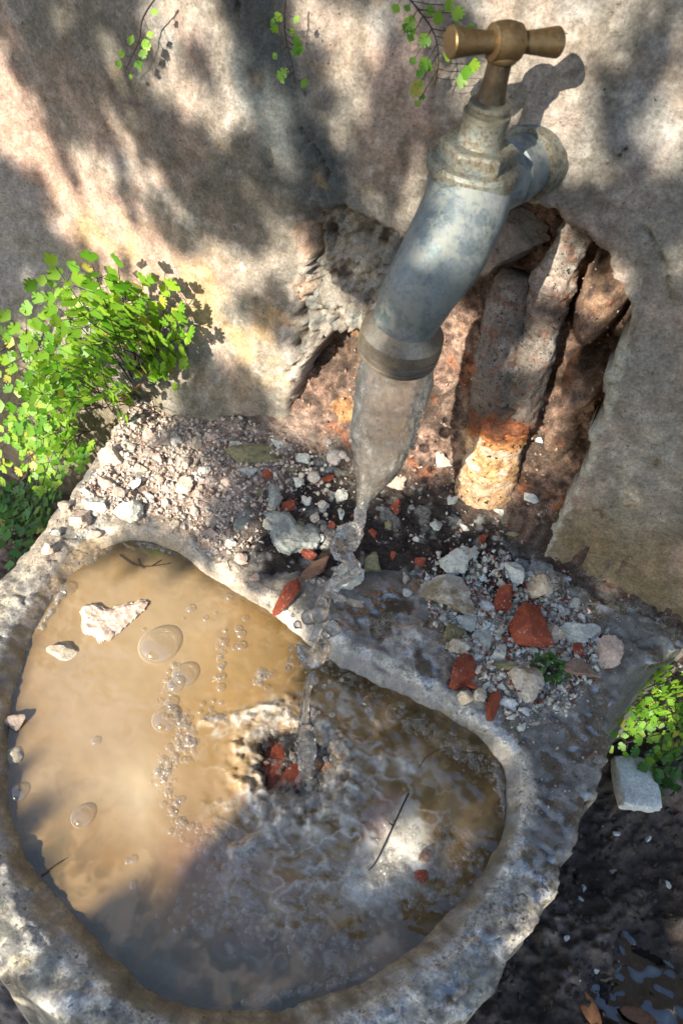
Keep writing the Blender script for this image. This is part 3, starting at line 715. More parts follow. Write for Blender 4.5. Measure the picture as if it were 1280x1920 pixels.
def hexnut(z0, z1, R, rot=0):
    V = []; k = 6
    for (zz, rr) in ((z0, R), (z1-.0016, R), (z1, R*.93)):
        for i in range(k):
            t = rot+2*math.pi*i/k; V.append((TX_+rr*math.cos(t), TY_+rr*math.sin(t), zz))
    Fc = [tuple(range(5, -1, -1)), tuple(range(12, 18))]
    for r in (0, 6):
        for i in range(6): Fc.append((r+i, r+(i+1) % 6, r+6+(i+1) % 6, r+6+i))
    o = mk('bonnet_nut', V, Fc, M['verdigris'], tap, smooth=False)
    m = o.modifiers.new('bevel', 'BEVEL'); m.width = .0007; m.segments = 2
    return o
hexnut(.3625, .3725, .0232, .35)
Vv, Ff = lathe([(.371, .0138), (.374, .0126), (.381, .0122), (.384, .0128), (.387, .013)], ax, up_, 40); mk('bonnet', Vv, Ff, M['verdigris'], tap, sharp=40)
Vv, Ff = lathe([(.385, .0122), (.3858, .0131), (.3885, .0131), (.389, .011), (.391, .0112), (.3915, .0116), (.3935, .0112), (.395, .0085)], ax, up_, 40); mk('gland_nut', Vv, Ff, M['gland'], tap, sharp=30)
Vv, Ff = lathe([(.394, .0085), (.398, .0074), (.404, .0066), (.412, .0063), (.417, .007)], ax, up_, 32); mk('stem', Vv, Ff, M['bronze'], tap, sharp=50)
hub = np.array([TX_, TY_, .4225]); hd = unit([.70, .714, .0])
prof = [(-.0082, .0073), (-.0075, .0086), (-.006, .0088), (-.004, .0094), (0, .0098), (.004, .0094), (.006, .0088), (.0075, .0086), (.0082, .0073)]
Vv, Ff = lathe(prof, hub, hd, 40); hnd = mk('handle_hub', Vv, Ff, M['brass'], tap, sharp=50)
for sgn in (-1, 1):
    Vv, Ff = lathe([(.0075, .0056), (.011, .0055), (.018, .0062), (.0285, .0077), (.0303, .0078), (.031, .0072), (.0312, .0)], hub, hd*sgn, 36); Vv = hub+(Vv-hub)*np.array([1, 1, .93]); mk('handle_arm', Vv, Ff, M['brass'], hnd, sharp=40)
Vv, Ff = lathe([(.4135, .007), (.4145, .0082), (.417, .0085), (.4185, .0075)], ax, up_, 32); mk('handle_boss', Vv, Ff, M['brass'], hnd)

# ------------------------------------------------------------------ pipes in the hole
pipe_t = thing('corroded_pipe', 'corroded water pipe with rusty collar and ochre scaled stub in the wall hole', 'pipe', hit((918, 885))[0])
def tube(name, px, Ys, rpx, cols, nz=.0012, seg=44, n=60, f=60, parent=pipe_t):
    P = at_y(px, np.array(Ys)); P = resample(P, n)
    dep = -((P-CAM)@CM[:, 2]); R = np.interp(np.linspace(0, 1, n), np.linspace(0, 1, len(rpx)), rpx)*dep/F
    V, Fc = sweep(P, R, seg)
    u = np.repeat(np.linspace(0, 1, n), seg)
    ctr = np.repeat(P, seg, 0); dr = V-ctr; dr /= np.linalg.norm(dr, axis=1)[:, None]
    V = V+dr*(nz*fbm(V, f, 4, len(px))+nz*.6*fbm(V, f*3, 3, 4))[:, None]
    a_ = fbm(V, 55, 4, 3); b_ = fbm(V, 110, 4, 7)
    base, second, ends = cols
    C = np.tile(np.array(base), (len(V), 1)); C = mixc(C, second, sst(-.1, .4, a_)); C = mixc(C, (.2, .06, .025), sst(.2, .5, b_)*.55)
    C = mixc(C, ends[0], sst(.3, .0, u+.16*a_)); C = mixc(C, ends[1], sst(.7, 1., u+.16*a_))
    o = mk(name, V, Fc, M['pipeskin'], parent); set_col(o, C, .7); return o
G1, G2, RU, CR, OC = (.17, .145, .12), (.27, .24, .21), (.24, .075, .025), (.55, .43, .31), (.5, .29, .13)
tube('upper_pipe', [(1096,390),(1078,440),(1058,482),(1030,528)], (.537, .53, .526, .522), (30, 30, 32, 40), ((.34, .31, .27), (.22, .19, .16), ((.2, .17, .14), (.3, .2, .14))), .0022)
tube('coupling', [(1046,508),(1034,535),(1022,566)], (.523, .521, .519), (36, 47, 38), ((.24, .2, .17), (.16, .11, .08), ((.38, .3, .25), G1)), .003)
tube('pipe_length', [(1030,545),(1008,620),(985,700),(958,785)], (.521, .517, .512, .506), (37, 39, 43, 46), (G1, G2, ((.2, .15, .12), (.13, .1, .08))), .0028)
tube('cement_sleeve', [(966,512),(950,590),(938,680),(930,782)], (.519, .514, .509, .503), (30, 41, 46, 49), (G1, (.22, .19, .165), ((.13, .1, .08), (.12, .085, .06))), .003)
tube('rusty_collar', [(950,742),(940,776),(932,815)], (.506, .504, .501), (48, 59, 51), ((.19, .075, .035), RU, ((.1, .065, .045), (.42, .2, .07))), .0045)
tube('scaled_stub', [(936,785),(926,830),(917,870),(906,920)], (.503, .5, .497, .495), (50, 50, 49, 53), (OC, CR, ((.4, .14, .04), (.45, .3, .18))), .003)

# ------------------------------------------------------------------ rocks
def ico(sub):
    b = bmesh.new(); bmesh.ops.create_icosphere(b, subdivisions=sub, radius=1)
    V = np.array([v.co[:] for v in b.verts]); Fc = np.array([[v.index for v in f.verts] for f in b.faces]); b.free(); return V, Fc
ICO = {k: ico(k) for k in (1, 2, 3, 4)}
def rock_verts(seed, dims, cuts=10, sub=3, nz=.07, lo=.5, hi=.85):
    r = np.random.default_rng(seed); V = ICO[sub][0].copy()
    for _ in range(cuts):
        n = unit(r.normal(size=3)*[1, 1, .8]); h = r.uniform(lo, hi)
        V -= np.maximum(0, V@n-h)[:, None]*n
    V /= np.abs(V).max(0)
    V = V*(1+nz*fbm(V, 1.9, 2, seed % 50)+nz*.7*fbm(V, 5, 3, seed % 31)+nz*.35*fbm(V, 13, 2, seed % 17))[:, None]
    return V*np.asarray(dims)/2
def on_plane(px, p, n):
    d = rays([px])[0]; return CAM+d*((p-CAM)@n/(d@n))
def place(px, L, Wd, ang, h=.5, sink=.25, at=None, nrm=None):
    p, n = hit(px) if at is None else (np.array(at), np.array(nrm))
    n = unit(n*.5+np.array([0, -.3, 1])*.5)
    if at is not None: n = unit(nrm)
    a = math.radians(ang); u = np.array([math.cos(a), -math.sin(a)]); w = np.array([math.sin(a), math.cos(a)])
    c = np.array(px, float)
    e = on_plane(c+u*L/2, p, n)-on_plane(c-u*L/2, p, n); g = on_plane(c+w*Wd/2, p, n)-on_plane(c-w*Wd/2, p, n)
    sc = -((p-CAM)@CM[:, 2])/F
    l = min(np.linalg.norm(e), 1.6*L*sc); wd = min(np.linalg.norm(g), 1.6*Wd*sc)
    d1 = unit(e); d2 = unit(np.cross(n, d1))
    hh = h*min(l, wd)
    return p+n*hh*(.5-sink), np.column_stack([d1, d2, n]), (l, wd, hh)
def stone(px, L, Wd, ang, mat, label, name='stone', cat='stone', h=.6, seed=None, group=None, cuts=10, sub=4, nz=.08, sink=.25, at=None, nrm=None, lo=.5):
    seed = seed or int(px[0]*7+px[1])
    c, R, dm = place(px, L, Wd, ang, h, sink, at, nrm)
    V = rock_verts(seed, dm, cuts, sub, nz, lo)@R.T+c
    o = mk(name, V, ICO[sub][1], M[mat], None, True, origin=c, sharp=24)
    return tag(o, label, cat, group)
# inside the hole
for px, Y, L, Wd, ang, m, lab, sd_ in (
    ((940, 455), .54, 175, 125, 10, 'pipe', 'grey brown rock wedged in the top of the hole behind the spout', 13),):
    p = at_y([px], Y)[0]
    stone(px, L, Wd, ang, m, lab, 'rock', 'rock', .8, sd_, None, 2, 4, .1, .5, p, unit([0, -1, .25]))
S = [
 ((842,1117),108,62,-4,'crust','largest pale stone right of the stream, brown crust along its top',.6),
 ((845,1056),54,42,25,'mint','grey green stone just above the largest crusted stone',.8),
 ((966,1073),50,40,-50,'mint','pale pointed wedge near the foot of the hole',.6),
 ((937,1133),66,36,62,'brick','upright red brick shard with a white chip leaning on it',.5),
 ((914,1140),30,22,-40,'white','white chip leaning against the upright red brick shard',.6),
 ((993,1178),92,72,-75,'brick','largest red brick lump, speckled with white mortar',.7),
 ((850,1187),44,38,30,'olive','olive brown angular stone left of the pale mint chip',.7),
 ((859,1216),36,26,-20,'tan','small cream stone just above the blocky red brick',.7),
 ((897,1204),62,40,70,'mint','tall smooth mint grey chip in the middle of the rubble',.4),
 ((881,1166),44,34,-30,'mint','flat mint grey flake under the largest crusted stone',.35),
 ((923,1205),74,16,58,'tan','thin tan sliver standing beside the tall mint chip',.7),
 ((934,1228),34,26,10,'pale','pale rounded chip right of the tall mint chip',.7),
 ((857,1259),60,54,20,'brick','blocky red brick piece at the edge of the trough rim',.7),
 ((921,1321),54,25,78,'brick','narrow red brick piece standing next to the wet rim',.8),
 ((972,1272),78,58,-50,'tan','broad tan angular stone below the largest brick lump',.55),
 ((940,1252),56,20,8,'olive','olive brown slab lying against the broad tan stone',.7),
 ((1085,1187),70,40,-6,'mint','pale lumpy stone right of the largest brick lump',.65),
 ((1044,1190),44,40,40,'tan','tan stone between the brick lump and the pale lumpy stone',.7),
 ((1132,1226),58,52,35,'sandy','ochre and white wedge, farthest right on the ledge',.6),
 ((1088,1254),66,32,-20,'earth','crumbly brown fragment under the pale lumpy stone',.6),
 ((1081,1220),26,22,70,'brick','small red chip below the pale lumpy stone',.8),
 ((873,1311),30,25,10,'tan','cream pebble on the rim, left one of a close pair',.8),
 ((898,1309),30,22,70,'tan','cream pebble on the rim, right one of a close pair',.8),
 ((953,1321),32,20,0,'white','small white flake right of the narrow red brick piece',.6),
 ((1002,1104),58,40,15,'tan','grey brown stone behind the largest brick lump',.6),
 ((784,1055),28,15,5,'brick','flat red chip in the dark soil above the rubble',.7),
 ((698,1062),44,32,70,'olive','speckled olive cobble just right of the falling water',.8),
 ((648,1084),66,58,20,'mint','rough grey green lump directly behind the falling strand',.7),
 ((537,1120),74,28,48,'brick','bright orange red chip lying across the rim left of the stream',.6),
 ((596,1066),66,24,32,'brickdark','brown tapering shard behind the orange red chip',.5),
 ((580,1041),26,20,-30,'brick','small red chip touching the brown tapering shard',.7),
 ((541,950),30,26,40,'brick','dark red chip amid the grey plaster flakes',.7),
 ((478,853),88,46,-12,'olive','mossy olive flat stone at the foot of the wall',.4),
 ((462,884),40,20,10,'mint','pale mint flake under the mossy olive stone',.3),
 ((148,976),42,34,10,'sandy','white block at the back left corner of the rim',.8),
 ((214,859),46,36,-30,'sandy','angular pinkish stone on the far left ledge edge',.7),
 ((182,950),44,30,20,'pale','pale lump next to the white block at the back rim',.7),
 ((238,962),52,30,0,'pale','cream lump beside a dark pit near the back rim',.6),
 ((342,912),36,30,20,'sandy','pinkish pebble in the middle of the sandy rubble',.7),
 ((395,822),28,17,0,'sandy','small orange pebble below the crumbling wall foot',.7),
 ((828,866),34,22,-60,'tan','pale smear of mortar on the soil left of the ochre stub',.6),
 ((740,905),40,28,10,'sandy','cream lump of mortar right of the falling water sheet',.7),
 ((640,930),28,20,30,'pale','pale pebble in the dark soil beneath the spout',.7),
 ((880,1040),30,18,10,'pale','chip at the foot of the soil bank behind the rubble',.6),
 ((935,960),18,14,0,'pale','little cream chip low on the shaded soil bank',.8),
 ((992,935),30,16,-20,'white','white chip high on the shaded soil bank',.5),
 ((1012,826),22,10,-10,'white','bright chip tucked behind the ochre scaled stub',.6),
]
for i, (px, L, Wd, ang, m, lab, h) in enumerate(S):
    nm = {'brick': 'brick_fragment', 'brickdark': 'brick_fragment'}.get(m, 'stone'); ct = 'brick piece' if 'brick' in m else 'stone'
    if 'flake' in lab: nm, ct = 'plaster_flake', 'plaster flake'
    flat_ = h < .4
    stone(px, L*1.16, Wd*1.16, ang, m, lab, nm, ct, h, 100+i, None, 9 if 'brick' in m else 8, 4, .07 if 'brick' in m else .13, .15 if flat_ else .3, lo=.3 if 'brick' in m else .36)
# in the mud, right
for k, px in enumerate(((1155,1563),(1213,1572),(1092,1665),(1088,1686),(1115,1819),(1148,1635),(1060,1760),(1250,1660))):
    stone(px, 16, 11, 40*k, 'white', 'tiny white chip on the dark mud below the trough', 'stone', 'stone', .7, 920+k, 'white chips on the mud', sub=2)
# mortar chips scattered among the right hand rubble
mid_ = [(830,1160),(872,1090),(905,1085),(940,1095),(955,1160),(1010,1140),(1040,1130),(1060,1150),(1030,1225),(905,1175),(915,1250),(890,1235),(880,1285),(912,1285),(940,1290),
        (960,1345),(985,1335),(1000,1355),(975,1365),(1010,1320),(1040,1325),(1050,1290),(1020,1215),(925,1180),(838,1210),(1062,1240),(955,1110),(1075,1135),(1090,1160),(820,1040),
        (800,1085),(760,1085),(765,1110),(735,1040),(870,1035),(910,1050),(925,1075),(990,1075),(1015,1085),(1025,1110),(950,1200),(1000,1220),(968,1225),(870,1230),(1115,1200),(1005,1250)]
for k, px in enumerate(mid_):
    m = ('mint', 'pale', 'white', 'tan', 'mint', 'brick', 'pale')[k % 7]
    lab = 'small red brick crumb among the pale rubble on the ledge' if m == 'brick' else 'small pale mortar chip among the rubble on the ledge'
    stone(px, 15+RNG.random()*13, 11+RNG.random()*9, RNG.random()*180, m, lab, 'brick_fragment' if m == 'brick' else 'stone', 'brick piece' if m == 'brick' else 'stone', .6, 300+k, 'red crumbs among the rubble' if m == 'brick' else 'mortar chips among the rubble', sub=3, cuts=7, lo=.3, nz=.12)
lft = [(120,955),(165,925),(200,905),(265,880),(300,860),(330,830),(280,815),(245,835),(350,870),(385,885),(405,940),(365,960),(315,950),(280,930),(225,925),(330,985),(390,1005),(430,1020),(455,1050),(420,1060),(180,1000),(105,1000),(90,1030),(370,835),(300,905),(440,835),(425,905),(400,980),(475,1085),(255,905)]
for k, px in enumerate(lft):
    stone(px, 18+RNG.random()*18, 14+RNG.random()*12, RNG.random()*180, ('sandy', 'pale', 'sandy', 'tan')[k % 4], 'small pinkish crumb of mortar in the sunlit rubble left of the stream', 'stone', 'stone', .7, 400+k, 'crumbs in the sunlit rubble', sub=3, cuts=7, lo=.3, nz=.14)
dk = [(560,905),(575,940),(610,900),(560,985),(600,1010),(560,1030),(620,985),(545,880),(520,830),(640,965),(500,890),(480,925),(570,860),(605,955),(700,1000),(730,985),(820,985),(870,990),(905,1010),(960,1000),(780,1010),(850,940),(740,950)]
for k, px in enumerate(dk):
    m = ('mint', 'pale', 'brick', 'olive')[k % 4]
    stone(px, 16+RNG.random()*20, 12+RNG.random()*10, RNG.random()*180, m, 'small red crumb in the dark wet soil under the spout' if m == 'brick' else 'small grey crumb in the dark wet soil under the spout', 'brick_fragment' if m == 'brick' else 'stone', 'brick piece' if m == 'brick' else 'stone', .5, 500+k, 'red crumbs in the dark soil' if m == 'brick' else 'grey crumbs in the dark soil', sub=3, cuts=7, lo=.3, nz=.12)

# gravel that nobody could count
def scatter(name, src, dens, count, size, mats, ex=3.2, seed=1, snap=False):
    r = np.random.default_rng(seed); w = dens/dens.sum()
    idx = r.choice(len(src), count, p=w)
    IV, IF = ICO[1]; IV = IV.copy(); out = []; fs = []
    for j, i in enumerate(idx):
        s_ = size[0]*(size[1]/size[0])**(r.random()**ex)
        Rm = np.linalg.qr(r.normal(size=(3, 3)))[0]; b0 = src[i]
        if snap: b0 = drop_to(src[i])[0]
        v = IV.copy()
        for _ in range(4):
            nn = unit(r.normal(size=3)); v -= np.maximum(0, v@nn-r.uniform(.25, .7))[:, None]*nn
        v = v*(1+.18*r.normal(size=(len(v), 1)))*(s_*np.array([1, .75, .5])*.5)
        out.append(v@Rm.T+b0+[0, 0, s_*.1]+r.normal(size=3)*[.0008, .0008, 0]); fs.append(IF+j*len(IV))
    V = np.concatenate(out); o = mk(name, V, np.concatenate(fs), mats, smooth=False)
    return tag(o, kind='stuff'), r
x_, y_, z_ = SOILV.T
okm = (sd_poly(SOILV[:, :2], INNER) > .003) & (sd_poly(SOILV[:, :2], OUTER) < -.006)
dl = sst(-.18, -.25, x_)*sst(.475, .44, y_)*okm
dr_ = (.25+sst(.38, .43, y_)*sst(.5, .46, y_))*sst(-.26, -.2, x_)*okm
du = sst(.47, .5, y_)*.7
def mat_gravel(name, cols):
    s = N(name); v = s.n('ShaderNodeTexVoronoi'); s.set(v.inputs['Vector'], s.co); v.inputs['Scale'].default_value = 330
    sp_ = s.n('ShaderNodeSeparateColor'); s.set(sp_.inputs[0], v.outputs['Color'])
    c = s.ramp(sp_.outputs[0], [(i/len(cols), c_) for i, c_ in enumerate(cols)], 'CONSTANT')
    c = s.mix(1., c, s.ramp(s.noise(700, 4, .7), [(.3, .65), (.7, 1.3)]), 'MULTIPLY')
    return s.fin(c, .85, s.bump(s.noise(1500, 3), .0004))
M['gsand'] = mat_gravel('sandy_gravel', [(.55, .42, .33), (.66, .58, .5), (.42, .3, .22), (.6, .5, .42), (.3, .22, .17), (.5, .5, .44)])
M['gdark'] = mat_gravel('mixed_grit', [(.3, .28, .24), (.1, .08, .065), (.5, .52, .47), (.06, .05, .04), (.3, .1, .05), (.14, .1, .08), (.4, .38, .32)])
M['gsoil'] = mat_gravel('soil_crumbs', [(.26, .17, .13), (.36, .25, .19), (.16, .11, .085), (.42, .3, .23), (.45, .2, .1), (.22, .15, .11)])
scatter('gravel', SOILV, dl+1e-9, 12000, (.0009, .009), M['gsand'], seed=2)
scatter('grit', SOILV, dr_+1e-9, 3600, (.001, .008), M['gdark'], seed=3)
scatter('soil_crumbs', SOILV, du+1e-9, 7000, (.001, .007), M['gsoil'], seed=4)
TV = np.empty(len(trough.data.vertices)*3, np.float32); trough.data.vertices.foreach_get('co', TV); TV = TV.reshape(-1, 3)
dt = sst(.0, .06, TV[:, 0])*sst(.24, .3, TV[:, 1])*(sd_poly(TV[:, :2], INNER) > .006)*(sd_poly(TV[:, :2], OUTER) < -.008)
scatter('chippings', TV, dt+1e-9, 2200, (.0008, .0045), M['gdark'], seed=5)
GVV = np.empty(len(ground.data.vertices)*3, np.float32); ground.data.vertices.foreach_get('co', GVV); GVV = GVV.reshape(-1, 3)
M['gpale'] = mat_gravel('pale_chips', [(.6, .6, .52), (.66, .68, .62), (.5, .45, .35), (.28, .06, .03), (.56, .6, .54), (.4, .36, .28)])
rub = sst(.012, -.012, sd_poly(TV[:, :2], gpoly([(800,1060),(900,1040),(1060,1110),(1140,1210),(1060,1330),(960,1350),(880,1240),(800,1130)])))*(sd_poly(TV[:, :2], INNER) > .008)
scatter('rubble_chips', TV, rub+1e-9, 2300, (.0016, .0115), M['gpale'], 1.4, seed=8, snap=True)
scatter('rubble_grit', TV, rub+1e-9, 3000, (.0007, .003), M['gpale'], 1.5, seed=18, snap=True)
bk = sst(-.2, -.26, TV[:, 0])*sst(.25, .29, TV[:, 1])*(sd_poly(TV[:, :2], INNER) > .001)*(sd_poly(TV[:, :2], OUTER) < -.004)
scatter('rim_gravel', TV, bk+1e-9, 2600, (.0009, .007), M['gsand'], seed=9)
dg = ((GVV[:, 0] > .08) & (GVV[:, 0] < .5) & (GVV[:, 1] > -.2) & (GVV[:, 1] < .5)).astype(float)
scatter('mud_crumbs', GVV, dg+1e-9, 6000, (.0015, .013), M['mud'], 2.4, seed=6)
scatter('pale_grit', GVV, dg+1e-9, 380, (.001, .004), M['gpale'], 2., seed=7)
for o in bpy.data.objects:
    if o.name == 'mud_crumbs': set_col(o, np.tile([.075, .056, .045], (len(o.data.vertices), 1)), .75)

# things in the water
def water_stone(px, L, Wd, ang, mat, label, name, cat, h=.4, up=.15, **kw):
    p = on_water(px); p[2] = WATER_Z
    c, R, dm = place(px, L, Wd, ang, h, .5, p+[0, 0, up*.01], np.array([0, 0, 1.]))
    V = rock_verts(kw.get('seed', int(sum(px))), dm, kw.get('cuts', 10), 3, .07)@R.T+c
    return tag(mk(name, V, ICO[3][1], M[mat], None, True, origin=c, sharp=28), label, cat)
def flake(outline, zt, thick, mat, label, name, cat, seed=1, tilt=0.):
    P = at_z(outline, zt)[:, :2]; P = smooth_poly(P, 1)
    lo = P.min(0)-.002; hi = P.max(0)+.002; st = .0009
    X, Y = np.meshgrid(np.arange(lo[0], hi[0], st), np.arange(lo[1], hi[1], st)); Q = np.column_stack([X.ravel(), Y.ravel()])
    q3 = np.column_stack([Q, np.zeros(len(Q))]); d = sd_poly(Q+np.column_stack([fbm(q3, 120, 2, 3), fbm(q3, 120, 2, 8)])*.0015, P)
    zz = zt+.0014*fbm(q3, 90, 3, seed)+.0006*fbm(q3, 260, 2, seed)-.0025*sst(-.004, 0, d)+tilt*(Q[:, 0]-P[:, 0].mean())
    top = np.column_stack([Q, zz]); ny, nx = X.shape
    Fq = grid_faces(ny, nx, d < .0008)
    bot = top.copy(); bot[:, 2] -= thick
    n = len(top); E_ = {}
    for q in Fq:
        for a, b in zip(q, np.roll(q, -1)): E_[(a, b)] = 1
    side = [(b, a, a+n, b+n) for (a, b) in E_ if (b, a) not in E_]
    A = np.concatenate([Fq, Fq[:, ::-1]+n, np.array(side)])
    V, A = compact(np.vstack([top, bot]), A)
    return tag(mk(name, V, A, M[mat], None, True, origin=[*P.mean(0), zt], sharp=50), label, cat)
flake([(148,1140),(165,1127),(185,1130),(200,1141),(232,1130),(272,1123),(279,1130),(235,1172),(196,1205),(175,1190),(150,1180),(155,1160)], WATER_Z+.004, .009, 'sandy', 'large flat chunk of pinkish plaster poking out of the muddy water', 'plaster_flake', 'plaster flake', 3)
flake([(478,958),(505,946),(532,950),(548,965),(560,985),(585,978),(604,998),(592,1030),(560,1022),(540,1036),(515,1022),(503,990)], .0105, .006, 'greyflake', 'broad grey plaster flake lying flat left of the stream', 'plaster_flake', 'plaster flake', 11, .08)
flake([(498,902),(520,900),(528,930),(514,952),(500,940),(506,920)], .016, .006, 'greyflake', 'curled pale flake above the broad grey flake', 'plaster_flake', 'plaster flake', 12, .2)
flake([(436,968),(470,950),(482,958),(462,985),(440,990)], .012, .005, 'greyflake', 'thin folded plaster flake at the edge of the sandy rubble', 'plaster_flake', 'plaster flake', 13, -.2)
water_stone((114,1223),66,30,-6,'tan','small brown stone poking out of the water near the left rim','stone','stone',.7,.1)
water_stone((31,1356),42,32,30,'sandy','pale flake stuck at the waterline on the left side','plaster_flake','plaster flake',.5,.25)
water_stone((30,1415),40,50,80,'tan','dull stone half sunk under the left rim','stone','stone',.5,-.2)
p = at_z([(1191, 1469)], -.175)[0]; c, Rm, dm = place((1191, 1469), 78, 92, -6, .45, .5, p, np.array([0, 0, 1.]))
V = ICO[4][0]; V = V*(.25+.75/np.abs(V).max(1))[:, None]; V = V*(1+.05*fbm(V, 1.6, 3, 5)+.03*fbm(V, 6, 3, 8))[:, None]*np.asarray(dm)/2
tag(mk('plaster_block', V@Rm.T+c, ICO[4][1], M['white'], None, True, origin=c, sharp=35), 'square white plaster block lying on the dark mud', 'plaster block')
# red shards seen through the clear hollow under the stream, and the drowned slab
for px, L, Wd, ang, m, lab, zz in (((512,1432),66,120,10,'brickwet','broad dark red brick shard under water left of the plunging column',-.009), ((552,1452),90,46,42,'brickwet','bright red brick shard under water beneath the plunging column',-.006),
                              ((603,1420),60,56,60,'brickdark','dark shard under water right of the plunging column',-.007), ((590,1475),70,40,10,'olive','drowned dark stone at the lower edge of the clear hollow',-.02),
                              ((790,1642),36,40,60,'brick','small red shard under water at the foot of the pale slab',-.0015)):
    p = at_z([px], WATER_Z+zz)[0]
    stone(px, L, Wd, ang, m, lab, 'brick_fragment' if 'brick' in m else 'stone', 'brick piece' if 'brick' in m else 'stone', .35, int(sum(px)), None, 12, 3, .06, .5, p, np.array([0, 0, 1.]))
flake([(762,1482),(780,1510),(802,1565),(805,1632),(770,1670),(700,1700),(650,1690),(655,1640),(690,1590),(730,1530)], WATER_Z-.004, .012, 'white', 'drowned pale slab just under the water right of the plunging column', 'stone_slab', 'stone slab', 5, -.02)

# ------------------------------------------------------------------ falling water, drops and bubbles
def blob_tube(pxs, n, seg=26, nz=.18, f=90, seed=0):
    a = np.array(pxs, float); P = at_y(a[:, :2], a[:, 2]); P = resample(P, n)
    dep = -((P-CAM)@CM[:, 2]); R = np.interp(np.linspace(0, 1, n), np.linspace(0, 1, len(a)), a[:, 3])*dep/F
    V, Fc = sweep(P, np.maximum(R, .0006), seg)
    ctr = np.repeat(P, seg, 0); dr = V-ctr
    V = ctr+dr*(1+nz*fbm(V, f, 3, seed)+nz*.6*fbm(V, f*3, 2, seed+3))[:, None]
    return V, Fc
t = thing('water_stream', 'clear sheet of water pouring from the tap and thinning to a twisted strand', 'water stream', OUT)
Vv, Ff = blob_tube([(743,676,.37,70),(738,720,.367,70),(728,770,.361,66),(717,820,.354,60),(706,865,.347,48),(695,900,.34,31),(685,928,.332,18),(679,955,.324,11)], 150, 80, .05, 75)
mk('sheet', Vv, Ff, M['stream'], t)
Vv, Ff = blob_tube([(679,950,.326,11),(672,985,.316,13),(655,1005,.311,26),(640,1028,.306,20),(655,1050,.3,11),(664,1068,.296,13),(650,1085,.291,10),(628,1095,.287,14),(612,1110,.283,9),(606,1130,.279,12),(600,1160,.272,14),(594,1190,.262,9),(590,1205,.257,12)], 90, 20, .3, 130, 5)
mk('strand', Vv, Ff, M['strand'], t)
Vv, Ff = blob_tube([(618,1112,.283,5),(635,1120,.281,8),(652,1126,.279,6),(668,1131,.277,7),(680,1133,.276,6),(684,1134,.2755,2)], 40, 16, .3, 150, 8); mk('side_spurt', Vv, Ff, M['strand'], t)
Vv, Ff = blob_tube([(586,1262,.243,6),(578,1285,.238,9),(574,1310,.233,7),(572,1340,.226,10),(573,1375,.218,17),(574,1405,.212,19),(577,1440,.204,16),(580,1468,.198,9)], 60, 20, .22, 120, 11); mk('plunging_column', Vv, Ff, M['strand'], t)
Vv, Ff = blob_tube([(558,1208,.256,2),(568,1222,.2545,12),(582,1236,.253,18),(598,1228,.2525,16),(606,1210,.253,14),(610,1204,.2535,4)], 36, 18, .25, 150, 14); mk('splash_lobe', Vv, Ff, M['strand'], t)
drops = [(616,828,7,.33),(626,857,15,.33),(642,853,8,.33),(651,861,5,.33),(588,894,12,.325),(565,891,6,.325),(603,946,8,.315),(590,971,9,.31),(606,990,6,.31),(574,1012,5,.3),(623,1000,5,.305),
         (579,1157,15,.272),(600,1152,17,.272),(625,1177,15,.268),(558,1171,8,.268),(545,1217,5,.258),(541,1252,6,.25),(543,1238,5,.25),(617,1304,8,.24),(588,1274,10,.241),(612,1190,9,.263),
         (630,1068,6,.29),(604,880,4,.325),(610,872,3,.325),(640,905,4,.32),(596,925,4,.315),(580,935,4,.315),(657,826,4,.335),(622,1340,6,.23),(560,1300,5,.24),(640,1275,4,.243),(690,1332,7,.226),(602,1092,8,.287),(585,868,3,.325),(570,955,3,.31)]
for _ in range(34):
    a = RNG.random()*6.28; q = RNG.random()**.6*85; drops.append((575+q*math.cos(a), 1430+q*.8*math.sin(a)-12, 1.8+3*RNG.random()**2, .205+.0005*q*-math.sin(a)))
for _ in range(60):
    k = RNG.random(); x0 = np.interp(k, [0, .3, .6, 1], [600, 615, 590, 575]); y0 = 820+k*560
    drops.append((x0+RNG.normal()*26, y0, 1.6+2.6*RNG.random()**2, np.interp(k, [0, .4, 1], [.33, .30, .22])))
for k, (x, y, r, Y) in enumerate(drops):
    p = at_y([(x, y)], Y)[0]; R = r*-((p-CAM)@CM[:, 2])/F
    V = ICO[3][0]*(1+.14*fbm(ICO[3][0], 1.3, 2, k*3.1))[:, None]*np.array([1, 1, 1.12])*R+p
    o = mk('water_drop', V, ICO[3][1], M['drop'], None, True, origin=p); tag(o, 'clear drop of water flying beside the falling stream', 'water drop', 'drops around the stream')
bub = [(297,1212,37,'largest clear bubble, floating alone in the left half of the muddy water'),(346,1267,23,'medium bubble just below right of the largest bubble'),(329,1285,15,'bubble touching the medium one under the largest bubble'),(310,1350,25,'second largest bubble, at the head of the foam chain'),
       (155,1532,21,'round bubble with a bright glint near the lower left shore'),(35,1487,17,'dark bubble touching the left waterline'),(128,1104,14,'bubble at the end of the froth line by the back left rim'),(322,1318,12,'bubble just above the second largest one')]
grp = [(358,1142,9),(452,1212,10),(180,1390,9),(250,1612,8),(240,1615,6),(250,1660,8),(330,1745,6),(420,1205,8),(452,1190,9),(440,1215,7),(447,1180,8),(460,1160,7),(416,1270,8),(414,1290,9),(412,1250,6),(480,1280,7),(490,1270,6),(505,1265,6),(500,1290,6),
       (400,1315,5),(395,1330,5),(415,1318,5),(375,1335,5),(380,1320,6),(305,1425,8),(298,1445,9),(340,1500,7),(325,1525,8),(335,1540,7),(320,1560,6),(880,1405,7),(900,1420,6),(850,1375,7),(930,1480,7),(790,1430,6),(620,1310,9),(700,1580,8),(715,1610,7),(640,1640,8),(600,1650,7),(560,1660,8),(520,1690,8),(855,1420,6),(875,1390,5),(735,1350,6),(385,1160,6),(430,1120,7),(405,1150,4),(270,1180,4),(345,1160,4)]
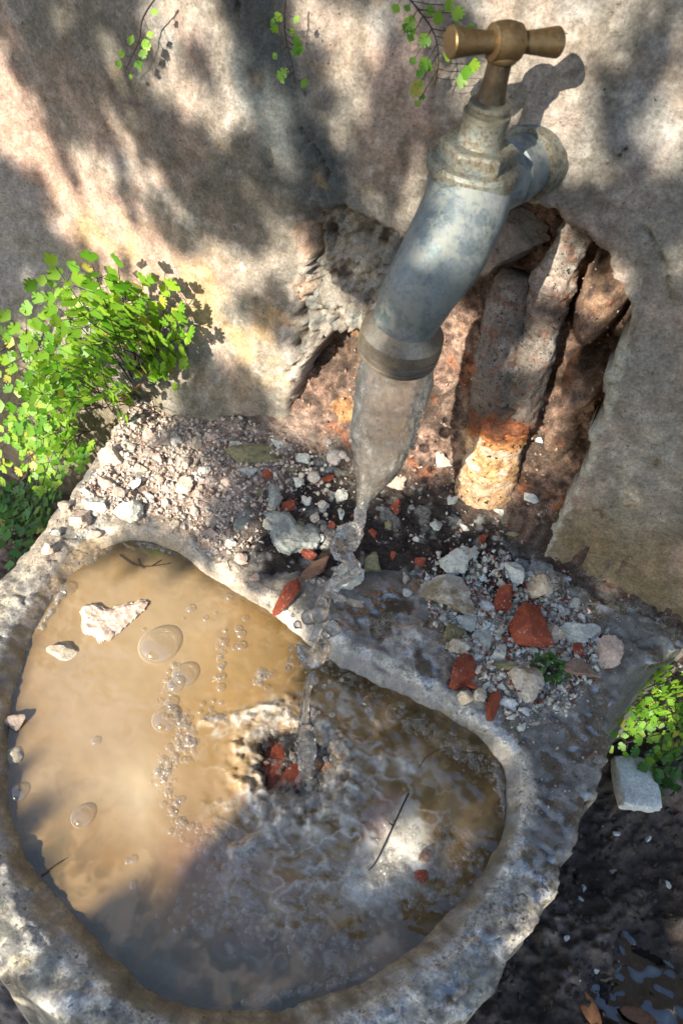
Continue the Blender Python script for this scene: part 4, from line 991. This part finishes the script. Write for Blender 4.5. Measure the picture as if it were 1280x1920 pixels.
def dome(p, R, sub=3):
    V, Fc = ICO[sub]; k = V[Fc].mean(1)[:, 2] > -.25; u, inv = np.unique(Fc[k], return_inverse=True)
    return V[u]*R*np.array([1, 1, .6])+p, inv.reshape(-1, 3)
for (x, y, r, lab) in bub:
    p = on_water((x, y)); p[2] = max(p[2], WATER_Z); R = r*-((p-CAM)@CM[:, 2])/F
    V, Fc = dome(p, R, 4); tag(mk('bubble', V, Fc, M['bubble'], None, True, origin=p), lab, 'bubble')
for (x, y, r) in grp:
    p = on_water((x, y)); R = r*-((p-CAM)@CM[:, 2])/F
    V, Fc = dome(p, R, 2); tag(mk('bubble', V, Fc, M['bubble'], None, True, origin=p), 'small bubble drifting on the muddy water', 'bubble', 'small bubbles on the water')
fo, ff, n = [], [], 0
r = np.random.default_rng(5)
def add_foam(px, s):
    global n
    if sd_poly(at_z([px], WATER_Z)[:, :2], WATERL)[0] > -.001: return
    p = on_water(px); V, Fc = dome(p, s, 1 if s < .0012 else 2); fo.append(V); ff.append(Fc+n); n += len(V)
for (x0, y0, x1, y1, w, k) in ((330,1250,300,1330,14,40),(330,1330,360,1400,22,110),(350,1380,300,1460,25,70),(385,1350,540,1340,12,120),(300,1440,340,1560,16,60),(75,1180,120,1110,5,60),(165,1055,215,1020,6,50),(250,1015,330,1035,6,60),(410,1280,420,1180,10,40),(480,1280,500,1260,14,40),
                           (430,1100,520,1150,8,60),(700,1310,950,1460,22,200),(560,1530,440,1610,25,130),(620,1440,560,1530,18,90),(400,1560,480,1700,60,330),(560,1600,780,1660,60,420),(470,1380,560,1350,14,120),(600,1350,650,1440,16,140),(490,1500,620,1510,16,160),(640,1440,450,1610,16,200),(560,1450,575,1460,70,220),(640,1480,760,1560,40,240),(520,1700,860,1640,60,330),(350,1700,700,1800,50,260),(560,1210,700,1300,30,120),(930,1440,950,1540,10,60),(800,1560,940,1620,40,110),(460,1880,700,1830,10,60)):
    for _ in range(int(k*2.2)):
        t_ = r.random(); add_foam((x0+(x1-x0)*t_+r.normal()*w*.5, y0+(y1-y0)*t_+r.normal()*w*.5), .0006*(5 ** (r.random()**1.9)))
foam = mk('foam', np.concatenate(fo), np.concatenate(ff), M['foam']); tag(foam, kind='stuff')

# ------------------------------------------------------------------ twigs
def twig(lines, label, mat='twig', r=.0006, name='twig'):
    V, Fc, k = [], [], 0
    for L in lines:
        P = resample(np.array(L), max(8, len(L)*4)); v, f = sweep(P, np.linspace(r, r*.5, len(P)), 6); V.append(v); Fc += [tuple(i+k for i in q) for q in f]; k += len(v)
    V = np.concatenate(V); return tag(mk(name, V, Fc, M[mat], None, True, origin=V.mean(0)), label, 'twig')
W_ = lambda pts, dz=.0008: at_z(pts, WATER_Z+dz)
twig([W_([(225,1040),(245,1055),(268,1062),(295,1060),(320,1056)]), W_([(260,1048),(263,1058),(270,1066)]), W_([(285,1061),(303,1050)])], 'thin branching twig floating by the back rim')
twig([W_([(766,1487),(745,1530),(722,1580),(702,1620),(690,1632)], .0025), W_([(735,1548),(728,1540)], .0025)], 'black twig lying across the drowned pale slab', 'stem', .0007)
twig([W_([(785,1440),(798,1420),(820,1406),(845,1400)], .0015)], 'fine curved stalk floating in the right of the trough', 'twig', .0004)
twig([W_([(78,1642),(100,1625),(122,1612)], .0012)], 'short dark twig floating near the lower left waterline', 'stem', .0006)
stone((796,1607),30,26,40,'earth','dark crumb resting on the edge of the drowned slab','stone','stone',.8,77,at=at_z([(846,1580)],WATER_Z)[0]*0+at_z([(796,1607)],WATER_Z+.002)[0],nrm=np.array([0,0,1.]),sub=2)

V_ = []; r = np.random.default_rng(9)
for k in range(26):
    a = hit((r.uniform(215, 335), r.uniform(690, 790)))[0]; d = np.array([r.normal()*.02, -abs(r.normal())*.012-.004, abs(r.normal())*.014])
    V_.append(np.array([a, a+d*.5+[0, 0, .005], a+d+r.normal(size=3)*.004]))
twig(V_, 'tangle of black wiry roots in the dark hollow under the upright fern', 'stem', .0005, 'root_tangle')
# puddle in the mud
pz = -.243
PX, PY = np.meshgrid(np.arange(pc[0]-.13, pc[0]+.16, .003), np.arange(pc[1]-.13, pc[1]+.13, .003)); Q = np.column_stack([PX.ravel(), PY.ravel(), np.zeros(PX.size)])
Q[:, 2] = pz-.002+.0045*fbm(Q, 30, 3, 5)+.0016*fbm(Q, 90, 2, 9)
pd_ = mk('puddle', Q, grid_faces(*PX.shape, np.hypot(Q[:, 0]-pc[0], Q[:, 1]-pc[1]) < .07), M['puddle']); tag(pd_, kind='structure')

# ------------------------------------------------------------------ maidenhair ferns
def leaf_mesh(seed, lobes=5):
    r = np.random.default_rng(seed); V = [(0, 0, 0)]; m = 4*lobes+1
    for i in range(m):
        a = math.radians(-72+144*i/(m-1)); ph = (i % 4)/4.
        rr = .93+.09*math.sin(math.pi*(i/4. % 1))-.16*(1 if i % 4 == 0 and 0 < i < m-1 else 0)+r.normal()*.02
        V.append((math.sin(a)*rr*.6, .1+math.cos(a)*rr*.82, .05*math.sin(a*1.7+seed)+.05*math.cos(a)))
    V.append((0, .55, .02)); c = len(V)-1
    Fc = [(c, i+1, i) for i in range(1, m)]+[(c, 1, 0), (c, 0, m)]
    return V, Fc
LM = {}
for nm, mt in (('fern', 'fern'), ('fernd', 'fernd')):
    for s_ in range(4):
        V, Fc = leaf_mesh(s_, (5, 4, 3, 5)[s_]); me = bpy.data.meshes.new('leaflet'); me.from_pydata(V, [], Fc); me.materials.append(M[mt])
        me.polygons.foreach_set('use_smooth', np.ones(len(me.polygons), bool)); LM[nm, s_] = me
LEAFCOUNT = [0]
def frond(plant, start, end, bow=.02, size=.012, mt='fern', pinn=5, seed=0, facing=None, dens=1.):
    r = np.random.default_rng(seed); s, e = np.asarray(start, float), np.asarray(end, float)
    L = np.linalg.norm(e-s); mid_p = (s+e)/2+np.array([0, -.3, 1])*bow
    tt = np.linspace(0, 1, 14)[:, None]; P = (1-tt)**2*s+2*tt*(1-tt)*mid_p+tt**2*e
    V, Fc = sweep(P, np.linspace(.0007, .00035, 14), 5); Vs = [V]; Fs = list(Fc); k = len(V); leaves = []
    nr = unit(unit(CAM-e)*.7-SUN*.6 if facing is None else facing)
    T = unit(e-P[7]); side = unit(np.cross(nr, T)); nr = unit(np.cross(T, side))
    def addleaf(p, d, sz): leaves.append((p, unit(d), sz))
    for j in range(pinn):
        t = .3+.62*(j+.5)/pinn; b0 = P[int(t*13)]
        for sg in ((-1, 1) if r.random() < .8 else (r.choice([-1, 1]),)):
            ln = L*.42*(1-t*.75)*r.uniform(.7, 1.15); d = unit(T*.65+side*sg*.9+nr*r.normal()*.2)
            e2 = b0+d*ln+np.array([0, 0, -.12*ln]); q = np.array([b0+(e2-b0)*x for x in (0, .33, .66, 1.)])
            v, f = sweep(q, np.array([.0004, .0004, .0003, .0003]), 4); Vs.append(v); Fs += [tuple(i+k for i in g) for g in f]; k += len(v)
            m = max(2, int(ln/(size*.62)*dens))
            for i in range(m):
                u = (i+.6)/m; sg2 = 1 if i % 2 else -1; pt = b0+(e2-b0)*u
                dd = unit(d*.55+np.cross(nr, d)*sg2*.8) if i < m-1 else d
                addleaf(pt+dd*size*.15, dd, size*r.uniform(.7, 1.12)*(1-.25*u))
    addleaf(e, T, size)
    ob = mk('frond', np.concatenate(Vs), Fs, M['stem'], plant)
    org = base_of(ob)
    for (p, d, sz) in leaves:
        n_ = unit(nr+r.normal(size=3)*.26); x = unit(np.cross(d, n_)); n_ = np.cross(x, d)
        lf = bpy.data.objects.new('leaflet', LM[mt, r.integers(4)]); COL.objects.link(lf); lf.parent = ob
        Rm = np.column_stack([x, d, n_])*sz; lf.matrix_local = Matrix(np.vstack([np.column_stack([Rm, p-org]), [0, 0, 0, 1]]).tolist()); LEAFCOUNT[0] += 1
    return ob
def fern(name, label, root, tips, **kw):
    t = thing(name, label, 'fern', root); r = np.random.default_rng(int(abs(root[0])*1e4))
    for i, (px, Y) in enumerate(tips):
        e = at_y([px], Y)[0]; frond(t, root+np.array([r.normal()*.006, r.normal()*.004, r.normal()*.004]), e, seed=i*7+int(abs(root[2])*1e4) % 97, **kw)
    return t
rA = at_y([(262, 722)], .455)[0]; rB = at_y([(215, 770)], .44)[0]; rC = at_y([(150, 800)], .40)[0]; rD = at_y([(60, 880)], .42)[0]
fern('maidenhair_fern', 'sunlit maidenhair fern fanning up against the wall at left', rA, [((105,500),.44),((172,492),.43),((222,500),.432),((268,535),.44),((320,545),.455),((332,600),.45),((300,640),.43),((250,585),.42),((195,560),.41),((140,575),.41),((70,545),.43),((350,630),.445),((235,545),.43),((210,640),.40)], size=.0158, pinn=5, dens=.85)
fern('maidenhair_fern', 'middle maidenhair fern at the left edge, between the upright clump and the dark hollow', rB, [((20,600),.42),((60,640),.41),((20,680),.40),((90,690),.39),((150,680),.385),((195,700),.385),((60,740),.38),((130,745),.37),((10,760),.38),((-20,640),.42),((170,640),.395),((45,800),.37)], size=.014, pinn=5, dens=1.05)
fern('maidenhair_fern', 'small leaved maidenhair fern drooping beside the left end of the ledge', rC, [((20,820),.37),((70,830),.36),((110,860),.35),((40,880),.36),((150,870),.36),((80,910),.34),((10,900),.36),((130,800),.37),((-10,850),.37)], size=.0115, pinn=5, dens=1.1)
fern('maidenhair_fern', 'shaded fern low at the left edge below the drooping one', rD, [((20,970),.35),((70,970),.34),((100,930),.34),((30,1030),.32),((5,1070),.31),((55,1010),.33),((-5,1010),.33),((115,985),.34),((20,1050),.31)], size=.014, mt='fernd', pinn=5)
fern('maidenhair_fern', 'deep shaded fern behind the sunlit clumps by the wall', at_y([(180, 800)], .47)[0], [((10,620),.46),((60,700),.46),((120,760),.46),((20,800),.45),((170,760),.455),((90,860),.44),((150,830),.44),((-10,700),.45)], size=.0165, mt='fernd', pinn=4)
rR = at_y([(1300, 1345)], .462)[0]
fern('maidenhair_fern', 'bright green fern at the right edge below the ledge', rR, [((1150,1400),.425),((1172,1352),.425),((1155,1292),.435),((1205,1272),.44),((1252,1256),.44),((1275,1290),.43),((1232,1325),.42),((1205,1385),.42),((1262,1360),.42)], size=.0105, pinn=5, dens=1.05, bow=.012)
fern('shaded_weed', 'dark leafy weed on the mud behind the white plaster block', at_y([(1290, 1420)], .46)[0], [((1215,1440),.43),((1240,1475),.42),((1265,1410),.43),((1200,1410),.43)], size=.013, mt='fernd', pinn=2, bow=.01)
wd_ = hit((1028, 1256))[0]
t = thing('small_weed', 'tiny green weed growing among the rubble beside the broad tan stone', 'weed', wd_)
for i in range(7):
    a = i*.9; frond(t, wd_, wd_+np.array([math.cos(a)*.013, math.sin(a)*.011, .004]), .004, .0055, 'fernd', 2, i, np.array([0, -.3, 1.]))
for lab, pts, Y, sz, k in (('single sprig with a bent stem hanging down the wall at upper left', [(293,-6),(268,35),(262,75),(248,105),(234,135)], .462, .0058, 5),
                     ('faint thin sprig hanging left of the tap at the top edge', [(536,-10),(533,40),(537,80),(548,120),(553,155)], .462, .0052, 6),
                     ('leafy sprig hanging behind the brass handle at the top edge', [(745,-30),(785,20),(812,60),(822,110),(815,160)], .455, .0068, 12)):
    P = at_y(pts, Y); P = resample(P, 14); t = thing('fern_sprig', lab, 'fern sprig', P[0])
    V, Fc = sweep(P, np.linspace(.0006, .0003, 14), 5); Vs = [V]; Fs = list(Fc); nV = len(V); r = np.random.default_rng(k); todo = []
    nr = unit([.2, -1, .4])
    for i in range(k*3):
        u = r.uniform(.08, 1); p0 = P[int(u*13)]; T = unit(P[-1]-P[0]); sd_ = unit(np.cross(nr, T))*r.choice([-1, 1])
        d = unit(T*.5+sd_*.8); p = p0+d*r.uniform(.002, .009 if k < 8 else .02); x = unit(np.cross(d, nr+r.normal(size=3)*.3)); n_ = np.cross(x, d)
        v, f = sweep(np.array([p0, (p0+p)/2+[0, 0, -.0006], p]), np.array([.0003, .00025, .0002]), 4); Vs.append(v); Fs += [tuple(q+nV for q in g) for g in f]; nV += len(v)
        todo.append((x, d, n_, p, sz*r.uniform(.55, 1.25)))
    ob = mk('frond', np.concatenate(Vs), Fs, M['stem'], t); org = base_of(ob)
    for (x, d, n_, p, z_s) in todo:
        lf = bpy.data.objects.new('leaflet', LM['fern', r.integers(4)]); COL.objects.link(lf); lf.parent = ob
        lf.matrix_local = Matrix(np.vstack([np.column_stack([np.column_stack([x, d, n_])*z_s, p-org]), [0, 0, 0, 1]]).tolist())
# dead leaves in the hollow under the ferns
for k, (px, L, lab) in enumerate((((265,700),60,'pale curled leaf under the upright fern, upper of two by the wall foot'),((250,738),66,'brown leaf under the upright fern, lower of two by the wall foot'),((30,985),40,'small dry leaf low among the shaded fern at left edge'),((18,870),44,'dry brown leaf behind the drooping fern at left edge'),((1105,1893),80,'brown leaf standing in the mud beside the puddle'),((1195,1905),70,'brown leaf at the bottom edge in front of the puddle'))):
    p, nn = hit(px); p = p+unit(CAM-p)*.006
    a = k*1.3; x = unit([math.cos(a), math.sin(a)*.6, .3]); nn = unit(np.cross(x, unit([.3, 1, .2]))); yv = np.cross(nn, x); sc = L*-((p-CAM)@CM[:, 2])/F
    g = np.linspace(-1, 1, 9); V = []
    for i, u in enumerate(g):
        w = .28*(1-u*u)**.7
        for v in (-1, 0, 1): V.append(p+sc*.5*(x*u+yv*w*v*1.3+nn*(.12*abs(v)+.1*u*u)))
    Fc = [(i*3+j, i*3+j+1, i*3+j+4, i*3+j+3) for i in range(8) for j in range(2)]
    o = mk('dead_leaf', V, Fc, M['deadleaf'], None, True, origin=p); m = o.modifiers.new('solid', 'SOLIDIFY'); m.thickness = .0004
    tag(o, lab, 'dead leaf', 'dry leaves')

# ------------------------------------------------------------------ the tree behind the viewpoint whose foliage dapples the light
UU = unit(np.cross([0, 0, 1.], SUN)); VV = np.cross(SUN, UU)
if VV[2] < 0: VV = -VV
def lit(px, s='w', val=None):
    P = at_y(px, WALL_Y) if s == 'w' else (at_z(px, 0.) if s == 'g' else (at_z(px, WATER_Z) if s == 'a' else at_y(px, val)))
    return np.column_stack([P@UU, P@VV])
def el(x, y, rx, ry, a=0, s='w', val=None):
    t = np.linspace(0, 2*math.pi, 14)[:-1]; c, d = math.cos(math.radians(a)), math.sin(math.radians(a))
    return lit(np.column_stack([x+rx*np.cos(t)*c-ry*np.sin(t)*d, y+rx*np.cos(t)*d+ry*np.sin(t)*c]), s, val)
GAPS = [
 lit([(262,25),(300,-30),(415,-30),(425,60),(450,140),(400,100),(350,60)]), lit([(255,110),(300,100),(360,150),(400,190),(470,210),(470,260),(400,260),(340,210),(290,170)]), lit([(400,110),(450,150),(480,190),(420,170)]),
 lit([(-30,70),(20,110),(48,170),(62,235),(95,320),(110,350),(60,330),(-30,250)]), lit([(115,262),(150,262),(190,320),(215,395),(185,405),(140,360)]), lit([(222,222),(250,240),(282,310),(288,368),(262,372),(235,310)]),
 lit([(85,375),(130,372),(220,405),(275,440),(302,455),(295,490),(180,490),(110,450)]), lit([(310,500),(340,470),(385,450),(420,470),(470,480),(500,450),(545,425),(575,450),(560,540),(440,520),(400,540),(470,600),(530,650),(520,700),(380,620),(330,560)]),
 el(522,240,20,55,-8), el(500,205,14,20), el(545,300,18,28,20), el(620,90,22,40,-20), el(585,40,20,40), el(615,220,14,24,10), el(660,200,18,30), el(560,160,10,20),el(700,60,30,30),
 lit([(985,-40),(1190,-40),(1240,-20),(1230,25),(1170,70),(1120,110),(1130,170),(1180,215),(1120,230),(1075,150),(1100,110),(1030,95)]), lit([(1180,150),(1300,95),(1300,285),(1225,280),(1165,235)]), el(1265,30,30,30), lit([(1030,190),(1075,220),(1070,260),(1040,240)]),
 lit([(960,-30),(1070,-30),(1110,130),(1000,190),(960,120)]), el(1060,325,18,20), lit([(880,-30),(960,-30),(960,30),(900,50)]),
 lit([(800,60),(870,40),(1080,20),(1080,90),(860,140),(820,120)], 'y', .42),
 el(880,400,75,70,-20,'y',.385), el(800,460,30,50,25,'y',.37), el(930,270,60,30,0,'y',.42),
 lit([(545,520),(580,480),(640,560),(660,640),(665,800),(600,790),(560,740),(555,620)], 'w'), lit([(640,600),(700,560),(735,690),(655,700)], 'w'),
 lit([(600,660),(670,660),(660,830),(600,800)], 'y', .51), lit([(810,580),(915,590),(905,760),(880,880),(690,940),(700,800),(770,690)], 'y', .52), lit([(600,620),(680,640),(660,850),(580,800)], 'y', .52),
 el(1045,490,40,45,-30,'y',.525), el(537,1120,42,32,0,'g'), lit([(985,600),(1045,590),(1040,690),(985,690)], 'y', .515), lit([(1085,530),(1165,520),(1165,620),(1100,620)], 'y', .53),
 lit([(880,790),(1000,800),(985,900),(880,930)], 'y', .5), lit([(1005,760),(1060,750),(1060,830),(1005,830)], 'y', .525), lit([(870,900),(1000,860),(960,930),(880,985)], 'y', .49),
 lit([(215,805),(340,800),(420,850),(400,960),(370,1010),(250,985),(140,1000),(60,1080),(-20,1150),(-20,1060),(100,950)], 'g'), lit([(385,990),(440,970),(480,1020),(490,1085),(450,1085),(400,1045)], 'g'),
 lit([(150,1030),(380,1060),(520,1150),(590,1230),(580,1330),(540,1420),(470,1520),(380,1620),(260,1680),(150,1650),(60,1560),(20,1470),(0,1300),(80,1160)], 'a'), el(590,1430,70,45,0,'a'), el(740,1570,45,70,20,'a'), el(560,1640,60,25,0,'a'), el(860,1650,50,20,-40,'a'),
 lit([(-60,1700),(30,1740),(130,1850),(100,1900),(-40,1830)], 'g'), lit([(-30,1100),(60,1090),(20,1200),(-60,1260)], 'g'),
 lit([(90,490),(330,520),(345,610),(215,655),(60,740),(-20,600)], 'y', .42), lit([(-30,700),(200,700),(190,830),(110,920),(-30,900)], 'y', .37),
 lit([(1140,1400),(1260,1250),(1300,1300),(1200,1390)], 'y', .43),
]
r = np.random.default_rng(21); NL = 30000
uv = np.column_stack([r.uniform(-1.05, .75, NL), r.uniform(-.55, 1.25, NL)])
dmin = np.full(NL, 1e9)
for G in GAPS: dmin = np.minimum(dmin, sd_poly(uv, G))
ok = dmin > .003+.016*r.random(NL)**2
half = sd_poly(uv, lit([(580,-40),(850,-40),(820,420),(690,420),(640,330),(600,160)])) < 0
ok &= ~(half & (r.random(NL) < .62))
keep_ = sd_poly(uv, lit([(480,890),(640,850),(665,1060),(500,1050)], 'g')) < 0
ok |= keep_ & (r.random(NL) < .8)
uv = uv[ok]; m = len(uv)
P0 = uv[:, :1]*UU+uv[:, 1:]*VV+SUN*(-(1.45+.5*r.random(m)))[:, None]
dirs = r.normal(size=(m, 3)); dirs /= np.linalg.norm(dirs, axis=1)[:, None]
nrm_ = -SUN*1.1+r.normal(size=(m, 3))*.6; sx_ = np.cross(nrm_, dirs); sx_ /= np.linalg.norm(sx_, axis=1)[:, None]; dirs = np.cross(sx_, nrm_); dirs /= np.linalg.norm(dirs, axis=1)[:, None]
ln = (.018+.012*r.random(m))[:, None]
LV = np.stack([P0-dirs*ln, P0+sx_*ln*.55, P0+dirs*ln, P0-sx_*ln*.55], 1).reshape(-1, 3)
keepz = (P0[:, 2] > .02)
LF = np.arange(m*4).reshape(m, 4)[keepz]
LV, LF = compact(LV, LF)
tb = np.array([.75, -1.25, -.22])
tree_t = thing('shade_tree', 'leafy tree behind the viewpoint that throws the dappled shade', 'tree', tb)
V, Fc = sweep(resample([tb, tb+[.02, -.03, .5], tb+[-.03, 0, 1.1], tb+[.02, 0, 1.9], tb+[-.05, 0, 2.6]], 24), np.linspace(.07, .03, 24), 14); mk('trunk', V, Fc, M['bark'], tree_t)
for (z0, dx, dz) in ((1.5, -1.2, .75), (1.9, -.9, .6), (1.2, -.35, .4), (2.3, -.6, .4)):
    a = tb+np.array([0, 0, z0]); V, Fc = sweep(resample([a, a+[dx*.4, -.05, dz*.5], a+[dx, -.1, dz]], 14), np.linspace(.028, .008, 14), 10); mk('branch', V, Fc, M['bark'], tree_t)
cr_ = mk('crown', LV, LF, M['canopy'], tree_t, smooth=False); cr_['kind'] = 'stuff'
print('leaflets', LEAFCOUNT, 'canopy', len(LF), 'objects', len(bpy.data.objects))
